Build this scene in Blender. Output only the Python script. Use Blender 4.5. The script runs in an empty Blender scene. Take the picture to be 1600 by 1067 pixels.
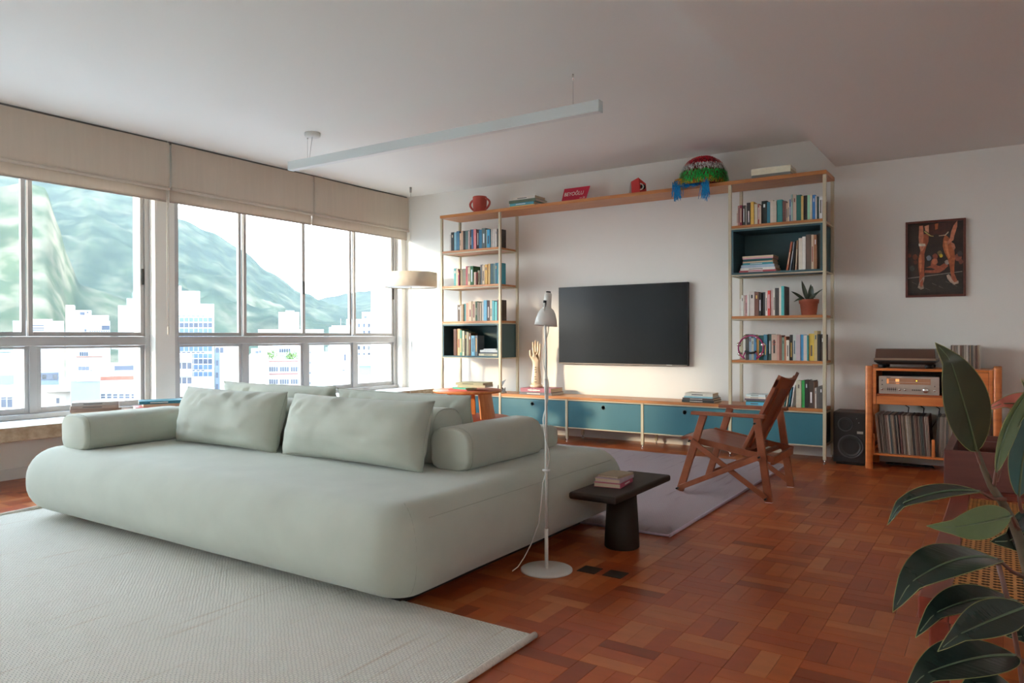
import bpy, bmesh, math, random
from mathutils import Vector, Matrix, Euler, noise
random.seed(7)
R = math.radians
scene = bpy.context.scene
COL = scene.collection

# ------------------------------------------------------------------ camera
F_PX, CAM = 1153.8, Vector((0.0, 0.0, 1.06))
YAW, PITCH, ROLL = R(33.5726), R(-0.3395), R(-0.1652)
_f = Vector((-math.sin(YAW), math.cos(YAW), 0)); _r = Vector((math.cos(YAW), math.sin(YAW), 0)); _u = Vector((0, 0, 1))
FWD = _f * math.cos(PITCH) + _u * math.sin(PITCH)
_u2 = _u * math.cos(PITCH) - _f * math.sin(PITCH)
RGT = _r * math.cos(ROLL) + _u2 * math.sin(ROLL)
UPV = _u2 * math.cos(ROLL) - _r * math.sin(ROLL)
cam_d = bpy.data.cameras.new('camera'); cam = bpy.data.objects.new('camera', cam_d); COL.objects.link(cam)
cam_d.sensor_width = 36; cam_d.lens = 36 * F_PX / 1600; cam_d.clip_start = .05; cam_d.clip_end = 6000
cam.matrix_world = Matrix(((RGT.x, UPV.x, -FWD.x, CAM.x), (RGT.y, UPV.y, -FWD.y, CAM.y), (RGT.z, UPV.z, -FWD.z, CAM.z), (0, 0, 0, 1)))
scene.camera = cam

# ------------------------------------------------------------------ light
SKY_STRENGTH, SUN_STRENGTH, EXPOSURE = 6.4, 2.3, 0.92
world = bpy.data.worlds.new('sky'); scene.world = world; world.use_nodes = True
wn = world.node_tree; wn.nodes.clear()
wo = wn.nodes.new('ShaderNodeOutputWorld'); bg = wn.nodes.new('ShaderNodeBackground')
tc = wn.nodes.new('ShaderNodeTexCoord'); sp = wn.nodes.new('ShaderNodeSeparateXYZ'); rp = wn.nodes.new('ShaderNodeValToRGB')
rp.color_ramp.elements[0].position = 0.0; rp.color_ramp.elements[0].color = (.93, .97, 1.0, 1)
rp.color_ramp.elements[1].position = .7; rp.color_ramp.elements[1].color = (.58, .77, 1.0, 1)
wn.links.new(tc.outputs['Generated'], sp.inputs[0]); wn.links.new(sp.outputs['Z'], rp.inputs[0])
wn.links.new(rp.outputs[0], bg.inputs['Color']); bg.inputs['Strength'].default_value = SKY_STRENGTH
wn.links.new(bg.outputs[0], wo.inputs[0])
sun_d = bpy.data.lights.new('sun', 'SUN'); sun = bpy.data.objects.new('sun', sun_d); COL.objects.link(sun)
sun_d.energy = SUN_STRENGTH; sun_d.color = (1.0, .79, .54); sun_d.angle = R(5.0)
sun.rotation_euler = Vector((.59, 1.0, -.25)).to_track_quat('-Z', 'Y').to_euler()
vs = scene.view_settings
vs.view_transform = 'Standard'; vs.look = 'None'; vs.gamma = 1; vs.use_curve_mapping = False; vs.exposure = EXPOSURE
scene.cycles.max_bounces = 10; scene.cycles.diffuse_bounces = 6; scene.cycles.glossy_bounces = 4
scene.cycles.transparent_max_bounces = 16; scene.cycles.sample_clamp_indirect = 6
scene.cycles.use_denoising = True

# ------------------------------------------------------------------ helpers
def lin(h, k=1.0):
    h = h.lstrip('#'); o = []
    for i in (0, 2, 4):
        c = int(h[i:i + 2], 16) / 255
        c = c / 12.92 if c <= .04045 else ((c + .055) / 1.055) ** 2.4
        o.append(min(.92, c * k))
    return tuple(o)

MATS = {}
def mat(name, col, rough=.6, metal=0.0, var=0.0, vscale=(8, 8, 8), bump=0.0, bscale=(60, 60, 60), col2=None, spec=.5,
        coat=0.0, emit=None, estr=0.0, sheen=0.0, obj=False, dist=.01):
    """Principled material with noise colour variation and noise bump in object space."""
    if name in MATS: return MATS[name]
    m = bpy.data.materials.new(name); m.use_nodes = True; t = m.node_tree
    b = t.nodes['Principled BSDF']; L = t.links.new
    b.inputs['Roughness'].default_value = rough; b.inputs['Metallic'].default_value = metal
    b.inputs['Specular IOR Level'].default_value = spec; b.inputs['Coat Weight'].default_value = coat
    b.inputs['Sheen Weight'].default_value = sheen
    b.inputs['Base Color'].default_value = (*col, 1)
    if emit: b.inputs['Emission Color'].default_value = (*emit, 1); b.inputs['Emission Strength'].default_value = estr
    def coords(s):
        c = t.nodes.new('ShaderNodeTexCoord'); mp = t.nodes.new('ShaderNodeMapping')
        mp.inputs['Scale'].default_value = s; L(c.outputs['Object'], mp.inputs[0])
        if obj:
            oi = t.nodes.new('ShaderNodeObjectInfo'); ad = t.nodes.new('ShaderNodeVectorMath'); ad.operation = 'ADD'
            mu = t.nodes.new('ShaderNodeMath'); mu.operation = 'MULTIPLY'; mu.inputs[1].default_value = 37
            L(oi.outputs['Random'], mu.inputs[0]); L(mp.outputs[0], ad.inputs[0]); L(mu.outputs[0], ad.inputs[1]); return ad.outputs[0]
        return mp.outputs[0]
    if var or col2:
        n = t.nodes.new('ShaderNodeTexNoise'); n.inputs['Scale'].default_value = 1; n.inputs['Detail'].default_value = 5
        L(coords(vscale), n.inputs['Vector'])
        r = t.nodes.new('ShaderNodeValToRGB'); r.color_ramp.elements[0].position = .3; r.color_ramp.elements[1].position = .7
        c2 = col2 or tuple(min(1, c * (1 + var)) for c in col); c1 = col if col2 else tuple(c * (1 - var) for c in col)
        r.color_ramp.elements[0].color = (*c1, 1); r.color_ramp.elements[1].color = (*c2, 1)
        L(n.outputs['Fac'], r.inputs[0]); L(r.outputs[0], b.inputs['Base Color'])
    if bump:
        n = t.nodes.new('ShaderNodeTexNoise'); n.inputs['Scale'].default_value = 1; n.inputs['Detail'].default_value = 4
        L(coords(bscale), n.inputs['Vector'])
        bp = t.nodes.new('ShaderNodeBump'); bp.inputs['Strength'].default_value = bump; bp.inputs['Distance'].default_value = dist
        L(n.outputs['Fac'], bp.inputs['Height']); L(bp.outputs[0], b.inputs['Normal'])
    MATS[name] = m; return m

def wood(name, c1, c2, rough=.35, s=(2, 30, 30), **k):
    return mat(name, c1, rough, col2=c2, vscale=s, bump=.08, bscale=tuple(x * 3 for x in s), dist=.002, **k)

class G:
    """A collector of shapes that is linked as ONE mesh object."""
    def __init__(s): s.v = []; s.f = []; s.sm = []
    def add(s, vs, fs, smooth=False, M=None):
        o = len(s.v)
        s.v += [tuple(M @ Vector(p)) if M else tuple(p) for p in vs]
        s.f += [tuple(i + o for i in f) for f in fs]; s.sm += [smooth] * len(fs); return s
    def box(s, x0, x1, y0, y1, z0, z1, M=None):
        return s.add([(x0, y0, z0), (x1, y0, z0), (x1, y1, z0), (x0, y1, z0), (x0, y0, z1), (x1, y0, z1), (x1, y1, z1), (x0, y1, z1)],
                     [(0, 3, 2, 1), (4, 5, 6, 7), (0, 1, 5, 4), (1, 2, 6, 5), (2, 3, 7, 6), (3, 0, 4, 7)], False, M)
    def lathe(s, prof, n=32, M=None, cap=True, smooth=True):
        vs = [(r * math.cos(2 * math.pi * i / n), r * math.sin(2 * math.pi * i / n), z) for r, z in prof for i in range(n)]
        fs = [(k * n + i, k * n + (i + 1) % n, (k + 1) * n + (i + 1) % n, (k + 1) * n + i) for k in range(len(prof) - 1) for i in range(n)]
        s.add(vs, fs, smooth, M)
        if cap:
            o = len(s.v) - len(vs); m = len(prof)
            s.f += [tuple(o + i for i in reversed(range(n))), tuple(o + (m - 1) * n + i for i in range(n))]; s.sm += [False, False]
        return s
    def cyl(s, r, z0, z1, n=24, M=None, r2=None): return s.lathe([(r, z0), (r if r2 is None else r2, z1)], n, M)
    def tube(s, pts, r, n=8, smooth=True, cap=True):
        pts = [Vector(p) for p in pts]; rr = r if isinstance(r, (list, tuple)) else [r] * len(pts)
        vs = []; prev = None
        for i, p in enumerate(pts):
            d = (pts[min(i + 1, len(pts) - 1)] - pts[max(i - 1, 0)]).normalized()
            if prev is None:
                a = d.cross(Vector((0, 0, 1)));  a = d.cross(Vector((1, 0, 0))) if a.length < 1e-3 else a
            else:
                a = prev - d * prev.dot(d)
            a.normalize(); prev = a; b = d.cross(a)
            vs += [tuple(p + (a * math.cos(2 * math.pi * k / n) + b * math.sin(2 * math.pi * k / n)) * rr[i]) for k in range(n)]
        fs = [(i * n + k, i * n + (k + 1) % n, (i + 1) * n + (k + 1) % n, (i + 1) * n + k) for i in range(len(pts) - 1) for k in range(n)]
        s.add(vs, fs, smooth)
        if cap:
            o = len(s.v) - len(vs)
            s.f += [tuple(o + k for k in reversed(range(n))), tuple(o + (len(pts) - 1) * n + k for k in range(n))]; s.sm += [False, False]
        return s
    def bar(s, a, b, w, t, up=(0, 0, 1)):
        """A straight bar of w (across) by t (along up) from a to b."""
        a, b = Vector(a), Vector(b); d = (b - a).normalized(); u = Vector(up); u = (u - d * u.dot(d)).normalized(); c = d.cross(u)
        vs = [tuple(p + c * (w / 2 * i) + u * (t / 2 * j)) for p in (a, b) for i, j in ((-1, -1), (1, -1), (1, 1), (-1, 1))]
        return s.add(vs, [(0, 1, 2, 3), (7, 6, 5, 4), (0, 4, 5, 1), (1, 5, 6, 2), (2, 6, 7, 3), (3, 7, 4, 0)])
    def prism(s, poly, z0, z1, M=None):
        n = len(poly)
        vs = [(x, y, z0) for x, y in poly] + [(x, y, z1) for x, y in poly]
        return s.add(vs, [tuple(reversed(range(n))), tuple(range(n, 2 * n))] + [(i, (i + 1) % n, n + (i + 1) % n, n + i) for i in range(n)], False, M)
    def grid(s, fn, nu, nv, closed_u=False, smooth=True):
        vs = [tuple(fn(i / nu, j / nv)) for j in range(nv + 1) for i in range(nu + 1)]
        w = nu + 1
        return s.add(vs, [(j * w + i, j * w + i + 1, (j + 1) * w + i + 1, (j + 1) * w + i) for j in range(nv) for i in range(nu)], smooth)
    def mesh(s, name):
        me = bpy.data.meshes.new(name); me.from_pydata(s.v, [], s.f); me.update()
        me.polygons.foreach_set('use_smooth', s.sm); return me
    def obj(s, name, m, parent=None, loc=None, bevel=0.0, rot=None, seg=2, label=None, kind=None):
        me = s.mesh(name); me.materials.append(m)
        return link(name, me, parent, loc, bevel, rot, seg, label, kind)

def link(name, me, parent=None, loc=None, bevel=0.0, rot=None, seg=2, label=None, kind=None):
    o = bpy.data.objects.new(name, me); COL.objects.link(o)
    if loc is not None: o.location = loc
    if rot is not None: o.rotation_euler = rot
    if parent is not None: o.parent = parent
    if bevel:
        b = o.modifiers.new('bevel', 'BEVEL'); b.width = bevel; b.segments = seg; b.limit_method = 'ANGLE'; b.angle_limit = R(40)
    if label: o['label'] = label
    if kind: o['kind'] = kind
    return o
def tag(o, label, cat, group=None):
    o['label'] = label; o['category'] = cat
    if group: o['group'] = group
    return o
def thing(name, label, cat, loc=(0, 0, 0), rz=0.0, group=None):
    o = bpy.data.objects.new(name, None); COL.objects.link(o); o.location = loc; o.rotation_euler = (0, 0, rz); o.empty_display_size = .05
    return tag(o, label, cat, group)
def struct(o, label=None):
    o['kind'] = 'structure'
    if label: o['label'] = label
    return o
def frame_empty(name, loc=(0, 0, 0), label=None):
    o = bpy.data.objects.new(name, None); COL.objects.link(o); o.location = loc; return struct(o, label)
def xf(loc=(0, 0, 0), rx=0, ry=0, rz=0): return Matrix.Translation(loc) @ Euler((rx, ry, rz)).to_matrix().to_4x4()

def rounded(sx, sy, sz, plan, edge, seg=8, subdiv=0):
    """Box (base at z=0, centred in x,y) with plan-corner radius and rounded top and bottom edges, as a bmesh."""
    bm = bmesh.new(); bmesh.ops.create_cube(bm, size=1)
    bmesh.ops.scale(bm, vec=(sx, sy, sz), verts=bm.verts); bmesh.ops.translate(bm, vec=(0, 0, sz / 2), verts=bm.verts)
    if plan:
        ve = [e for e in bm.edges if abs(e.verts[0].co.z - e.verts[1].co.z) > sz * .5]
        bmesh.ops.bevel(bm, geom=ve, offset=plan, segments=seg, affect='EDGES', profile=.5)
    he = [e for e in bm.edges if len(e.link_faces) == 2 and {round(abs(f.normal.z)) for f in e.link_faces} == {0, 1}]
    if edge: bmesh.ops.bevel(bm, geom=he, offset=edge, segments=seg, affect='EDGES', profile=.5)
    for f in bm.faces: f.smooth = True
    return bm
def bm_obj(name, bm, m, parent=None, loc=None, rot=None):
    me = bpy.data.meshes.new(name); bm.to_mesh(me); bm.free(); me.materials.append(m); return link(name, me, parent, loc, rot=rot)
def text_mesh(txt, size, depth=.0008, shear=0.0):
    c = bpy.data.curves.new('lettering', 'FONT'); c.body = txt; c.size = size; c.extrude = depth; c.align_x = 'CENTER'; c.align_y = 'CENTER'; c.shear = shear
    o = bpy.data.objects.new('lettering', c); COL.objects.link(o)
    dg = bpy.context.evaluated_depsgraph_get(); me = bpy.data.meshes.new_from_object(o.evaluated_get(dg))
    bpy.data.objects.remove(o); bpy.data.curves.remove(c); return me
def lettering(txt, size, m, parent, loc, rot, name='lettering', shear=0.0, squeeze=1.0):
    me = text_mesh(txt, size, shear=shear); me.materials.clear(); me.materials.append(m)
    o = link(name, me, parent, loc, rot=rot); o.scale = (squeeze, 1, 1); return o

ORD = 'first second third fourth fifth sixth seventh eighth ninth tenth eleventh twelfth thirteenth fourteenth fifteenth sixteenth seventeenth eighteenth nineteenth twentieth'.split()
def ordinal(i):
    if i < 20: return ORD[i]
    t = {2: 'twenty', 3: 'thirty', 4: 'forty', 5: 'fifty'}; n = i + 1
    return t[n // 10] + ('-' + ORD[n % 10 - 1] if n % 10 else 'th') if n % 10 else {30: 'thirtieth', 40: 'fortieth', 50: 'fiftieth'}[n]
NAMED = {'black': '1c1a18', 'charcoal': '3a3a38', 'grey': '808080', 'white': 'd8d4cc', 'cream': 'c8b898', 'beige': 'b0a088', 'tan': 'b08860', 'brown': '6a4030',
         'dark brown': '3a2a20', 'maroon': '7a1030', 'red': 'c03028', 'pink': 'c87878', 'orange': 'c07030', 'yellow': 'd8a020', 'olive': '8a7a40', 'green': '2a7a38',
         'dark green': '0a4a40', 'pale green': '8ab8a0', 'teal': '0a7a80', 'light blue': '80b0c8', 'blue': '1a70b0', 'navy': '2a4060', 'grey-blue': '5a6878', 'purple': '6a3a60'}
def colour_name(h):
    c = [int(h.lstrip('#')[i:i + 2], 16) for i in (0, 2, 4)]
    return min(NAMED, key=lambda k: sum((a - int(NAMED[k][i:i + 2], 16)) ** 2 for a, i in zip(c, (0, 2, 4))))

# ------------------------------------------------------------------ shared materials
M_WALL = mat('white_plaster', (.86, .84, .785), .85, bump=.05, bscale=(40, 40, 40), dist=.002, spec=.2)
M_CEIL = mat('ceiling_plaster', (.865, .86, .82), .9, spec=.15)
M_TRIMW = mat('painted_trim', (.76, .74, .70), .5)
M_ALU = mat('window_aluminium', (.47, .455, .44), .42, metal=.1, var=.03)
M_ALUD = mat('window_gasket', (.16, .15, .14), .6)
M_STEEL = mat('cream_steel', lin('d2c6a8', .95), .4, var=.03)
M_OAK = wood('warm_oak', lin('b8703c', 1.05), lin('c98a50', 1.05), .35, s=(3, 40, 40))
M_TEAL = mat('teal_lacquer', lin('2f6672', 1.25), .45, var=.06, vscale=(2, 2, 2))
M_TEALD = mat('teal_lacquer_box', lin('3a5a60', 1.1), .5, var=.05, vscale=(3, 3, 3))
M_PAGE = mat('book_pages', lin('d8c9ae', 1.0), .9, var=.08, vscale=(2, 2, 300))
M_PAGEW = mat('book_pages_white', lin('dcd6ca', 1.0), .9, var=.06, vscale=(2, 2, 300))
M_BLACK = mat('black_plastic', (.012, .012, .012), .4)
M_WHITE = mat('white_enamel', lin('dcdcd6', .95), .35)
M_LETTER = mat('white_print', (.8, .8, .78), .6)
M_LETTERD = mat('dark_print', (.03, .03, .03), .6)
M_CHROME = mat('chrome', (.75, .73, .70), .2, metal=1)

# ================================================================== THE SETTING
YW, XW, ZC, ZL = 6.95, -6.20, 2.80, 2.54
XR, YB = 3.4, -3.2                      # right wall and wall behind the camera

# ---- floor: basket-weave parquet, three strips to a square
def parquet_material():
    m = bpy.data.materials.new('parquet'); m.use_nodes = True; t = m.node_tree; L = t.links.new; b = t.nodes['Principled BSDF']
    at = t.nodes.new('ShaderNodeAttribute'); at.attribute_name = 'tone'
    oi = t.nodes.new('ShaderNodeObjectInfo')
    ad = t.nodes.new('ShaderNodeMath'); ad.operation = 'ADD'; L(at.outputs['Fac'], ad.inputs[0]); L(oi.outputs['Random'], ad.inputs[1])
    fr = t.nodes.new('ShaderNodeMath'); fr.operation = 'FRACT'; L(ad.outputs[0], fr.inputs[0])
    rp = t.nodes.new('ShaderNodeValToRGB'); cr = rp.color_ramp
    cr.elements[0].position = 0; cr.elements[0].color = (*lin('8a3c1c', 1.0), 1)
    cr.elements[1].position = 1; cr.elements[1].color = (*lin('c87a48', 1.0), 1)
    for p, h in ((.07, 'a64a24'), (.45, 'b55828'), (.75, 'bc622f')):
        e = cr.elements.new(p); e.color = (*lin(h, 1.0), 1)
    L(fr.outputs[0], rp.inputs[0])
    g = t.nodes.new('ShaderNodeNewGeometry'); n = t.nodes.new('ShaderNodeTexNoise'); n.inputs['Scale'].default_value = 9; n.inputs['Detail'].default_value = 6
    sc = t.nodes.new('ShaderNodeVectorMath'); sc.operation = 'MULTIPLY'; sc.inputs[1].default_value = (1.0, 2.2, 1); L(g.outputs['Position'], sc.inputs[0]); L(sc.outputs[0], n.inputs['Vector'])
    mr = t.nodes.new('ShaderNodeMapRange'); mr.inputs['To Min'].default_value = .78; mr.inputs['To Max'].default_value = 1.2; L(n.outputs['Fac'], mr.inputs[0])
    mx = t.nodes.new('ShaderNodeVectorMath'); mx.operation = 'SCALE'; L(rp.outputs[0], mx.inputs[0]); L(mr.outputs[0], mx.inputs['Scale']); L(mx.outputs[0], b.inputs['Base Color'])
    n2 = t.nodes.new('ShaderNodeTexNoise'); n2.inputs['Scale'].default_value = 3; n2.inputs['Detail'].default_value = 3; L(g.outputs['Position'], n2.inputs['Vector'])
    mr2 = t.nodes.new('ShaderNodeMapRange'); mr2.inputs['To Min'].default_value = .28; mr2.inputs['To Max'].default_value = .34; L(n2.outputs['Fac'], mr2.inputs[0]); L(mr2.outputs[0], b.inputs['Roughness'])
    b.inputs['Specular IOR Level'].default_value = .55
    return m
M_PARQ = parquet_material()
floor = G().box(XW - .1, XR, YB, YW, -.12, -.006).obj('floor', mat('floor_screed', (.04, .02, .012), .8))
struct(floor, 'red-brown basket-weave parquet floor with a varnish sheen')
CELL = .2045; SW = CELL / 3; GAP = .0004
strips = []
for i in range(int((XW - .05) / CELL) - 2, int(XR / CELL) + 2):
    for j in range(int(YB / CELL) - 2, int(YW / CELL) + 2):
        x0, y0 = -1.155 + i * CELL, 2.54 + j * CELL - 2.54 // CELL * CELL
        jj = round((y0 - 2.54) / CELL)
        for k in range(3):
            vert = (i + jj) % 2 == 1
            a = (x0 + k * SW, x0 + (k + 1) * SW, y0, y0 + CELL) if vert else (x0, x0 + CELL, y0 + k * SW, y0 + (k + 1) * SW)
            a = (max(a[0], XW), min(a[1], XR), max(a[2], YB), min(a[3], YW))
            if a[1] - a[0] > .01 and a[3] - a[2] > .01: strips.append((a, vert))
def strip_view(a):
    x, y = (a[0] + a[1]) / 2, (a[2] + a[3]) / 2
    v = Vector((x, y, 0)) - CAM; w = v.dot(FWD)
    if w < .3: return 1e9
    px, py = 800 + F_PX * v.dot(RGT) / w, 533.5 - F_PX * v.dot(UPV) / w
    if not (-10 < px < 1612 and py < 1082): return 1e9
    if x < -1.36 and y < 3.72 and y > 1.4: return 1e9             # rug and sofa
    if x < -1.9 and y < 4.0: return 1e9
    if -3.6 < x < -1.47 and 3.7 < y < 6.36: return 1e9            # lilac rug
    if x < -2.2 and y < 6.3: return 1e9
    if x > -.12 and 2.2 < y < 4.2: return 1e9                     # bench
    return w
strips.sort(key=lambda s: strip_view(s[0]))
unit = {}
for vert in (0, 1):
    sx, sy = (SW, CELL) if vert else (CELL, SW)
    g = G(); b = .0007; x, y = sx / 2 - GAP, sy / 2 - GAP
    g.add([(-x, -y, -.006), (x, -y, -.006), (x, y, -.006), (-x, y, -.006), (-x, -y, -.0008), (x, -y, -.0008), (x, y, -.0008), (-x, y, -.0008),
           (-x + b, -y + b, 0), (x - b, -y + b, 0), (x - b, y - b, 0), (-x + b, y - b, 0)],
          [(0, 1, 5, 4), (1, 2, 6, 5), (2, 3, 7, 6), (3, 0, 4, 7), (4, 5, 9, 8), (5, 6, 10, 9), (6, 7, 11, 10), (7, 4, 8, 11), (8, 9, 10, 11)])
    unit[vert] = g.mesh('plank'); unit[vert].materials.append(M_PARQ)
rest = G(); tones = []; nsep = 0
for a, vert in strips:
    full = abs((a[1] - a[0]) * (a[3] - a[2]) - CELL * SW) < 1e-6
    if nsep < 298 and full and strip_view(a) < 1e8:
        link('plank', unit[vert], floor, ((a[0] + a[1]) / 2, (a[2] + a[3]) / 2, 0)); nsep += 1
    else:
        rest.add([(a[0] + GAP, a[2] + GAP, 0), (a[1] - GAP, a[2] + GAP, 0), (a[1] - GAP, a[3] - GAP, 0), (a[0] + GAP, a[3] - GAP, 0),
                  (a[0] + GAP, a[2] + GAP, -.006), (a[1] - GAP, a[2] + GAP, -.006), (a[1] - GAP, a[3] - GAP, -.006), (a[0] + GAP, a[3] - GAP, -.006)],
                 [(0, 1, 2, 3), (4, 5, 1, 0), (5, 6, 2, 1), (6, 7, 3, 2), (7, 4, 0, 3)]); tones += [random.random()] * 5
ro = rest.obj('planks', M_PARQ, floor, kind='stuff')
at = ro.data.attributes.new('tone', 'FLOAT', 'FACE'); at.data.foreach_set('value', tones)

# two dark square floor boxes beside the lamp
for k, (x, y) in enumerate(((-1.56, 2.985), (-1.435, 2.992))):
    o = G().box(-.045, .045, -.045, .045, 0, .003).obj('floor_socket_cover', mat('bronze_cover', (.028, .022, .016), .45), None, (x, y, 0.0005), .002)
    tag(o, ('dark square floor socket cover nearest the white floor lamp base', 'dark square floor socket cover set further from the lamp base')[k], 'socket cover')
    G().box(-.034, .034, -.034, .034, .003, .0036).obj('lid', mat('bronze_lid', (.035, .028, .02), .5), o)

# ---- ceiling: high part and lower part with a step between
XS1 = -1.212
struct(G().box(XW - .6, XS1, YB, YW + .2, ZC, ZC + .15).obj('ceiling', M_CEIL), 'white plaster ceiling, higher part over sofa')
struct(G().box(XS1, XR + .2, YB, YW + .2, ZL, ZC + .15).obj('ceiling_low', M_CEIL), 'white plaster ceiling, lower part by the record player')
# ---- walls
struct(G().box(XW - .6, XR + .2, YW, YW + .2, -.12, ZC).obj('wall_tv', M_WALL), 'white plaster wall behind television and shelves')
WR = (-2.5, -.7, 1.25, 2.35)                                             # opening for an added fill-light window, unseen behind the camera
struct(G().box(XR, XR + .2, YB, WR[0], -.12, ZC).box(XR, XR + .2, WR[1], YW, -.12, ZC).box(XR, XR + .2, WR[0], WR[1], -.12, WR[2]).box(XR, XR + .2, WR[0], WR[1], WR[3], ZC).obj('wall_right', M_WALL), 'white plaster wall at the side')
struct(G().box(XW - .6, XR + .2, YB - .2, YB, -.12, ZC).obj('wall_back', M_WALL), 'white plaster wall behind the camera')
Y0 = -2.95                                                          # window openings run from here to the corner
wl = G().box(XW - .35, XW, YB, Y0, -.12, ZC).box(XW - .35, XW, Y0, YW, -.12, .43).box(XW - .35, XW, Y0, YW, 2.50, ZC)
wl.box(XW - .35, XW, 3.675, 3.86, .43, 2.5).box(XW - .35, XW, .0, .2, .43, 2.5).box(XW - .35, XW, 6.87, YW, .43, 2.5)
struct(wl.obj('wall_window', M_WALL), 'white plaster wall around the windows')
struct(G().box(XW, XW + .014, YB, YW, 0, .085).obj('baseboard_window', M_TRIMW, bevel=.003), 'painted baseboard under the window bench')
struct(G().box(XW + .014, XR, YW - .014, YW, 0, .085).obj('baseboard_tv', M_TRIMW, bevel=.003), 'painted baseboard along the television wall')
# concrete window bench
M_CONC = mat('raw_concrete', lin('b8aa94', 1.2), .9, col2=lin('9c8a72', 1.15), vscale=(6, 18, 25), bump=.5, bscale=(50, 50, 50), dist=.01)
sill = G().box(XW, -5.757, YB + 1.2, YW, .337, .4365).obj('window_bench', M_CONC, bevel=.006)
struct(sill, 'raw concrete window bench with white painted top')
G().box(XW, -5.7565, YB + 1.2, YW, .4365, .4385).obj('painted_top', mat('bench_paint', (.82, .83, .84), .45, var=.03), sill)
# ---- windows
def glass_material():
    m = bpy.data.materials.new('window_glass'); m.use_nodes = True; t = m.node_tree; t.nodes.clear(); L = t.links.new
    o = t.nodes.new('ShaderNodeOutputMaterial'); tr = t.nodes.new('ShaderNodeBsdfTransparent'); tr.inputs[0].default_value = (.97, .985, .98, 1)
    gl = t.nodes.new('ShaderNodeBsdfGlossy'); gl.inputs['Roughness'].default_value = .02
    fr = t.nodes.new('ShaderNodeFresnel'); fr.inputs[0].default_value = 1.25; mx = t.nodes.new('ShaderNodeMixShader')
    ge = t.nodes.new('ShaderNodeNewGeometry'); iv = t.nodes.new('ShaderNodeMath'); iv.operation = 'SUBTRACT'; iv.inputs[0].default_value = 1; L(ge.outputs['Backfacing'], iv.inputs[1])
    mu = t.nodes.new('ShaderNodeMath'); mu.operation = 'MULTIPLY'; L(fr.outputs[0], mu.inputs[0]); L(iv.outputs[0], mu.inputs[1]); L(mu.outputs[0], mx.inputs[0]); L(tr.outputs[0], mx.inputs[1]); L(gl.outputs[0], mx.inputs[2]); L(mx.outputs[0], o.inputs[0]); return m
M_GLASS = glass_material()
XG = -6.33
def window(n, y0, y1, tops, bots, label, handles):
    w = frame_empty('window_%d' % n, (XG, (y0 + y1) / 2, .44), label); yc = (y0 + y1) / 2
    def box(name, a, b, z0, z1, x0=-.045, x1=.045, m=M_ALU, bv=.003, par=None): return G().box(x0, x1, a - yc, b - yc, z0 - .44, z1 - .44).obj(name, m, par or w, bevel=bv)
    fw = .045
    box('jamb', y0, y0 + fw, .44, 2.5); box('jamb', y1 - fw, y1, .44, 2.5); box('sill_rail', y0, y1, .44, .475, -.06, .075); box('head_rail', y0, y1, 2.45, 2.5)
    box('transom', y0 + fw, y1 - fw, 1.0, 1.075, -.05, .05)
    edges = [y0 + fw] + tops + [y1 - fw]
    for k in range(len(edges) - 1):
        a, b = edges[k], edges[k + 1]; off = .018 if k % 2 else -.016; s = .034
        g = G(); yy = (a + b) / 2
        for (p, q, r, t) in ((a, a + s, 1.078, 2.45), (b - s, b, 1.078, 2.45), (a + s, b - s, 1.078, 1.112), (a + s, b - s, 2.42, 2.45)): g.box(off - .015, off + .015, p - yc, q - yc, r - .44, t - .44)
        sa = g.obj('sash', M_ALU, w, bevel=.002)
        box('pane', a + s, b - s, 1.112, 2.42, off - .003, off + .003, M_GLASS, 0, sa)
        if k in handles:
            hy = handles[k]; G().box(.0, .012, -.009, .009, -.07, .07).obj('handle', M_BLACK, sa, (off + .015, hy - yc, 1.60 - .44), .003)
    edges = [y0 + fw] + bots + [y1 - fw]
    for k in range(len(edges) - 1):
        a, b = edges[k] + (.03 if k else 0), edges[k + 1] - (.03 if k < len(edges) - 2 else 0)
        g = G(); s = .03
        for (p, q, r, t) in ((a, a + s, .478, .998), (b - s, b, .478, .998), (a + s, b - s, .478, .52), (a + s, b - s, .978, .998)): g.box(-.02, .02, p - yc, q - yc, r - .44, t - .44)
        sa = g.obj('lower_sash', M_ALU, w, bevel=.002)
        box('pane', a + s, b - s, .52, .978, -.003, .003, M_GLASS, 0, sa)
    for p in bots: box('mullion', p - .03, p + .03, .478, 1.0, -.035, .035)
    return w
window(1, .20, 3.675, [1.05, 1.86, 2.70], [1.05, 1.86, 2.735], 'aluminium window beside the pillar, largely behind sofa', {3: 3.615, 1: 1.82})
window(2, 3.90, 6.87, [4.655, 5.43, 6.155], [4.665, 5.44, 6.17], 'aluminium window nearest the television wall', {1: 5.415, 3: 6.82, 0: 3.96})
window(3, Y0, .0, [-2.2, -1.45, -.72], [-2.2, -1.45, -.72], 'added unseen aluminium window behind the camera, for extra light', {})  # unseen window, added to brighten the rug and sofa front
w4 = frame_empty('window_4', (XR + .1, (WR[0] + WR[1]) / 2, WR[2]), 'added unseen side window behind the camera, for fill light'); hw_ = (WR[1] - WR[0]) / 2; hh_ = WR[3] - WR[2]  # added out of view to lift the dim side of the room
for bx in ((-hw_, -hw_ + .05, 0, hh_), (hw_ - .05, hw_, 0, hh_), (-hw_ + .05, hw_ - .05, 0, .05), (-hw_ + .05, hw_ - .05, hh_ - .05, hh_), (-.03, .03, .05, hh_ - .05)): G().box(-.03, .03, bx[0], bx[1], bx[2], bx[3]).obj('sash', M_ALU, w4, bevel=.003)
for s_ in (-1, 1): G().box(-.003, .003, min(s_ * .03, s_ * (hw_ - .05)), max(s_ * .03, s_ * (hw_ - .05)), .05, hh_ - .05).obj('pane', M_GLASS, w4)
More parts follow.
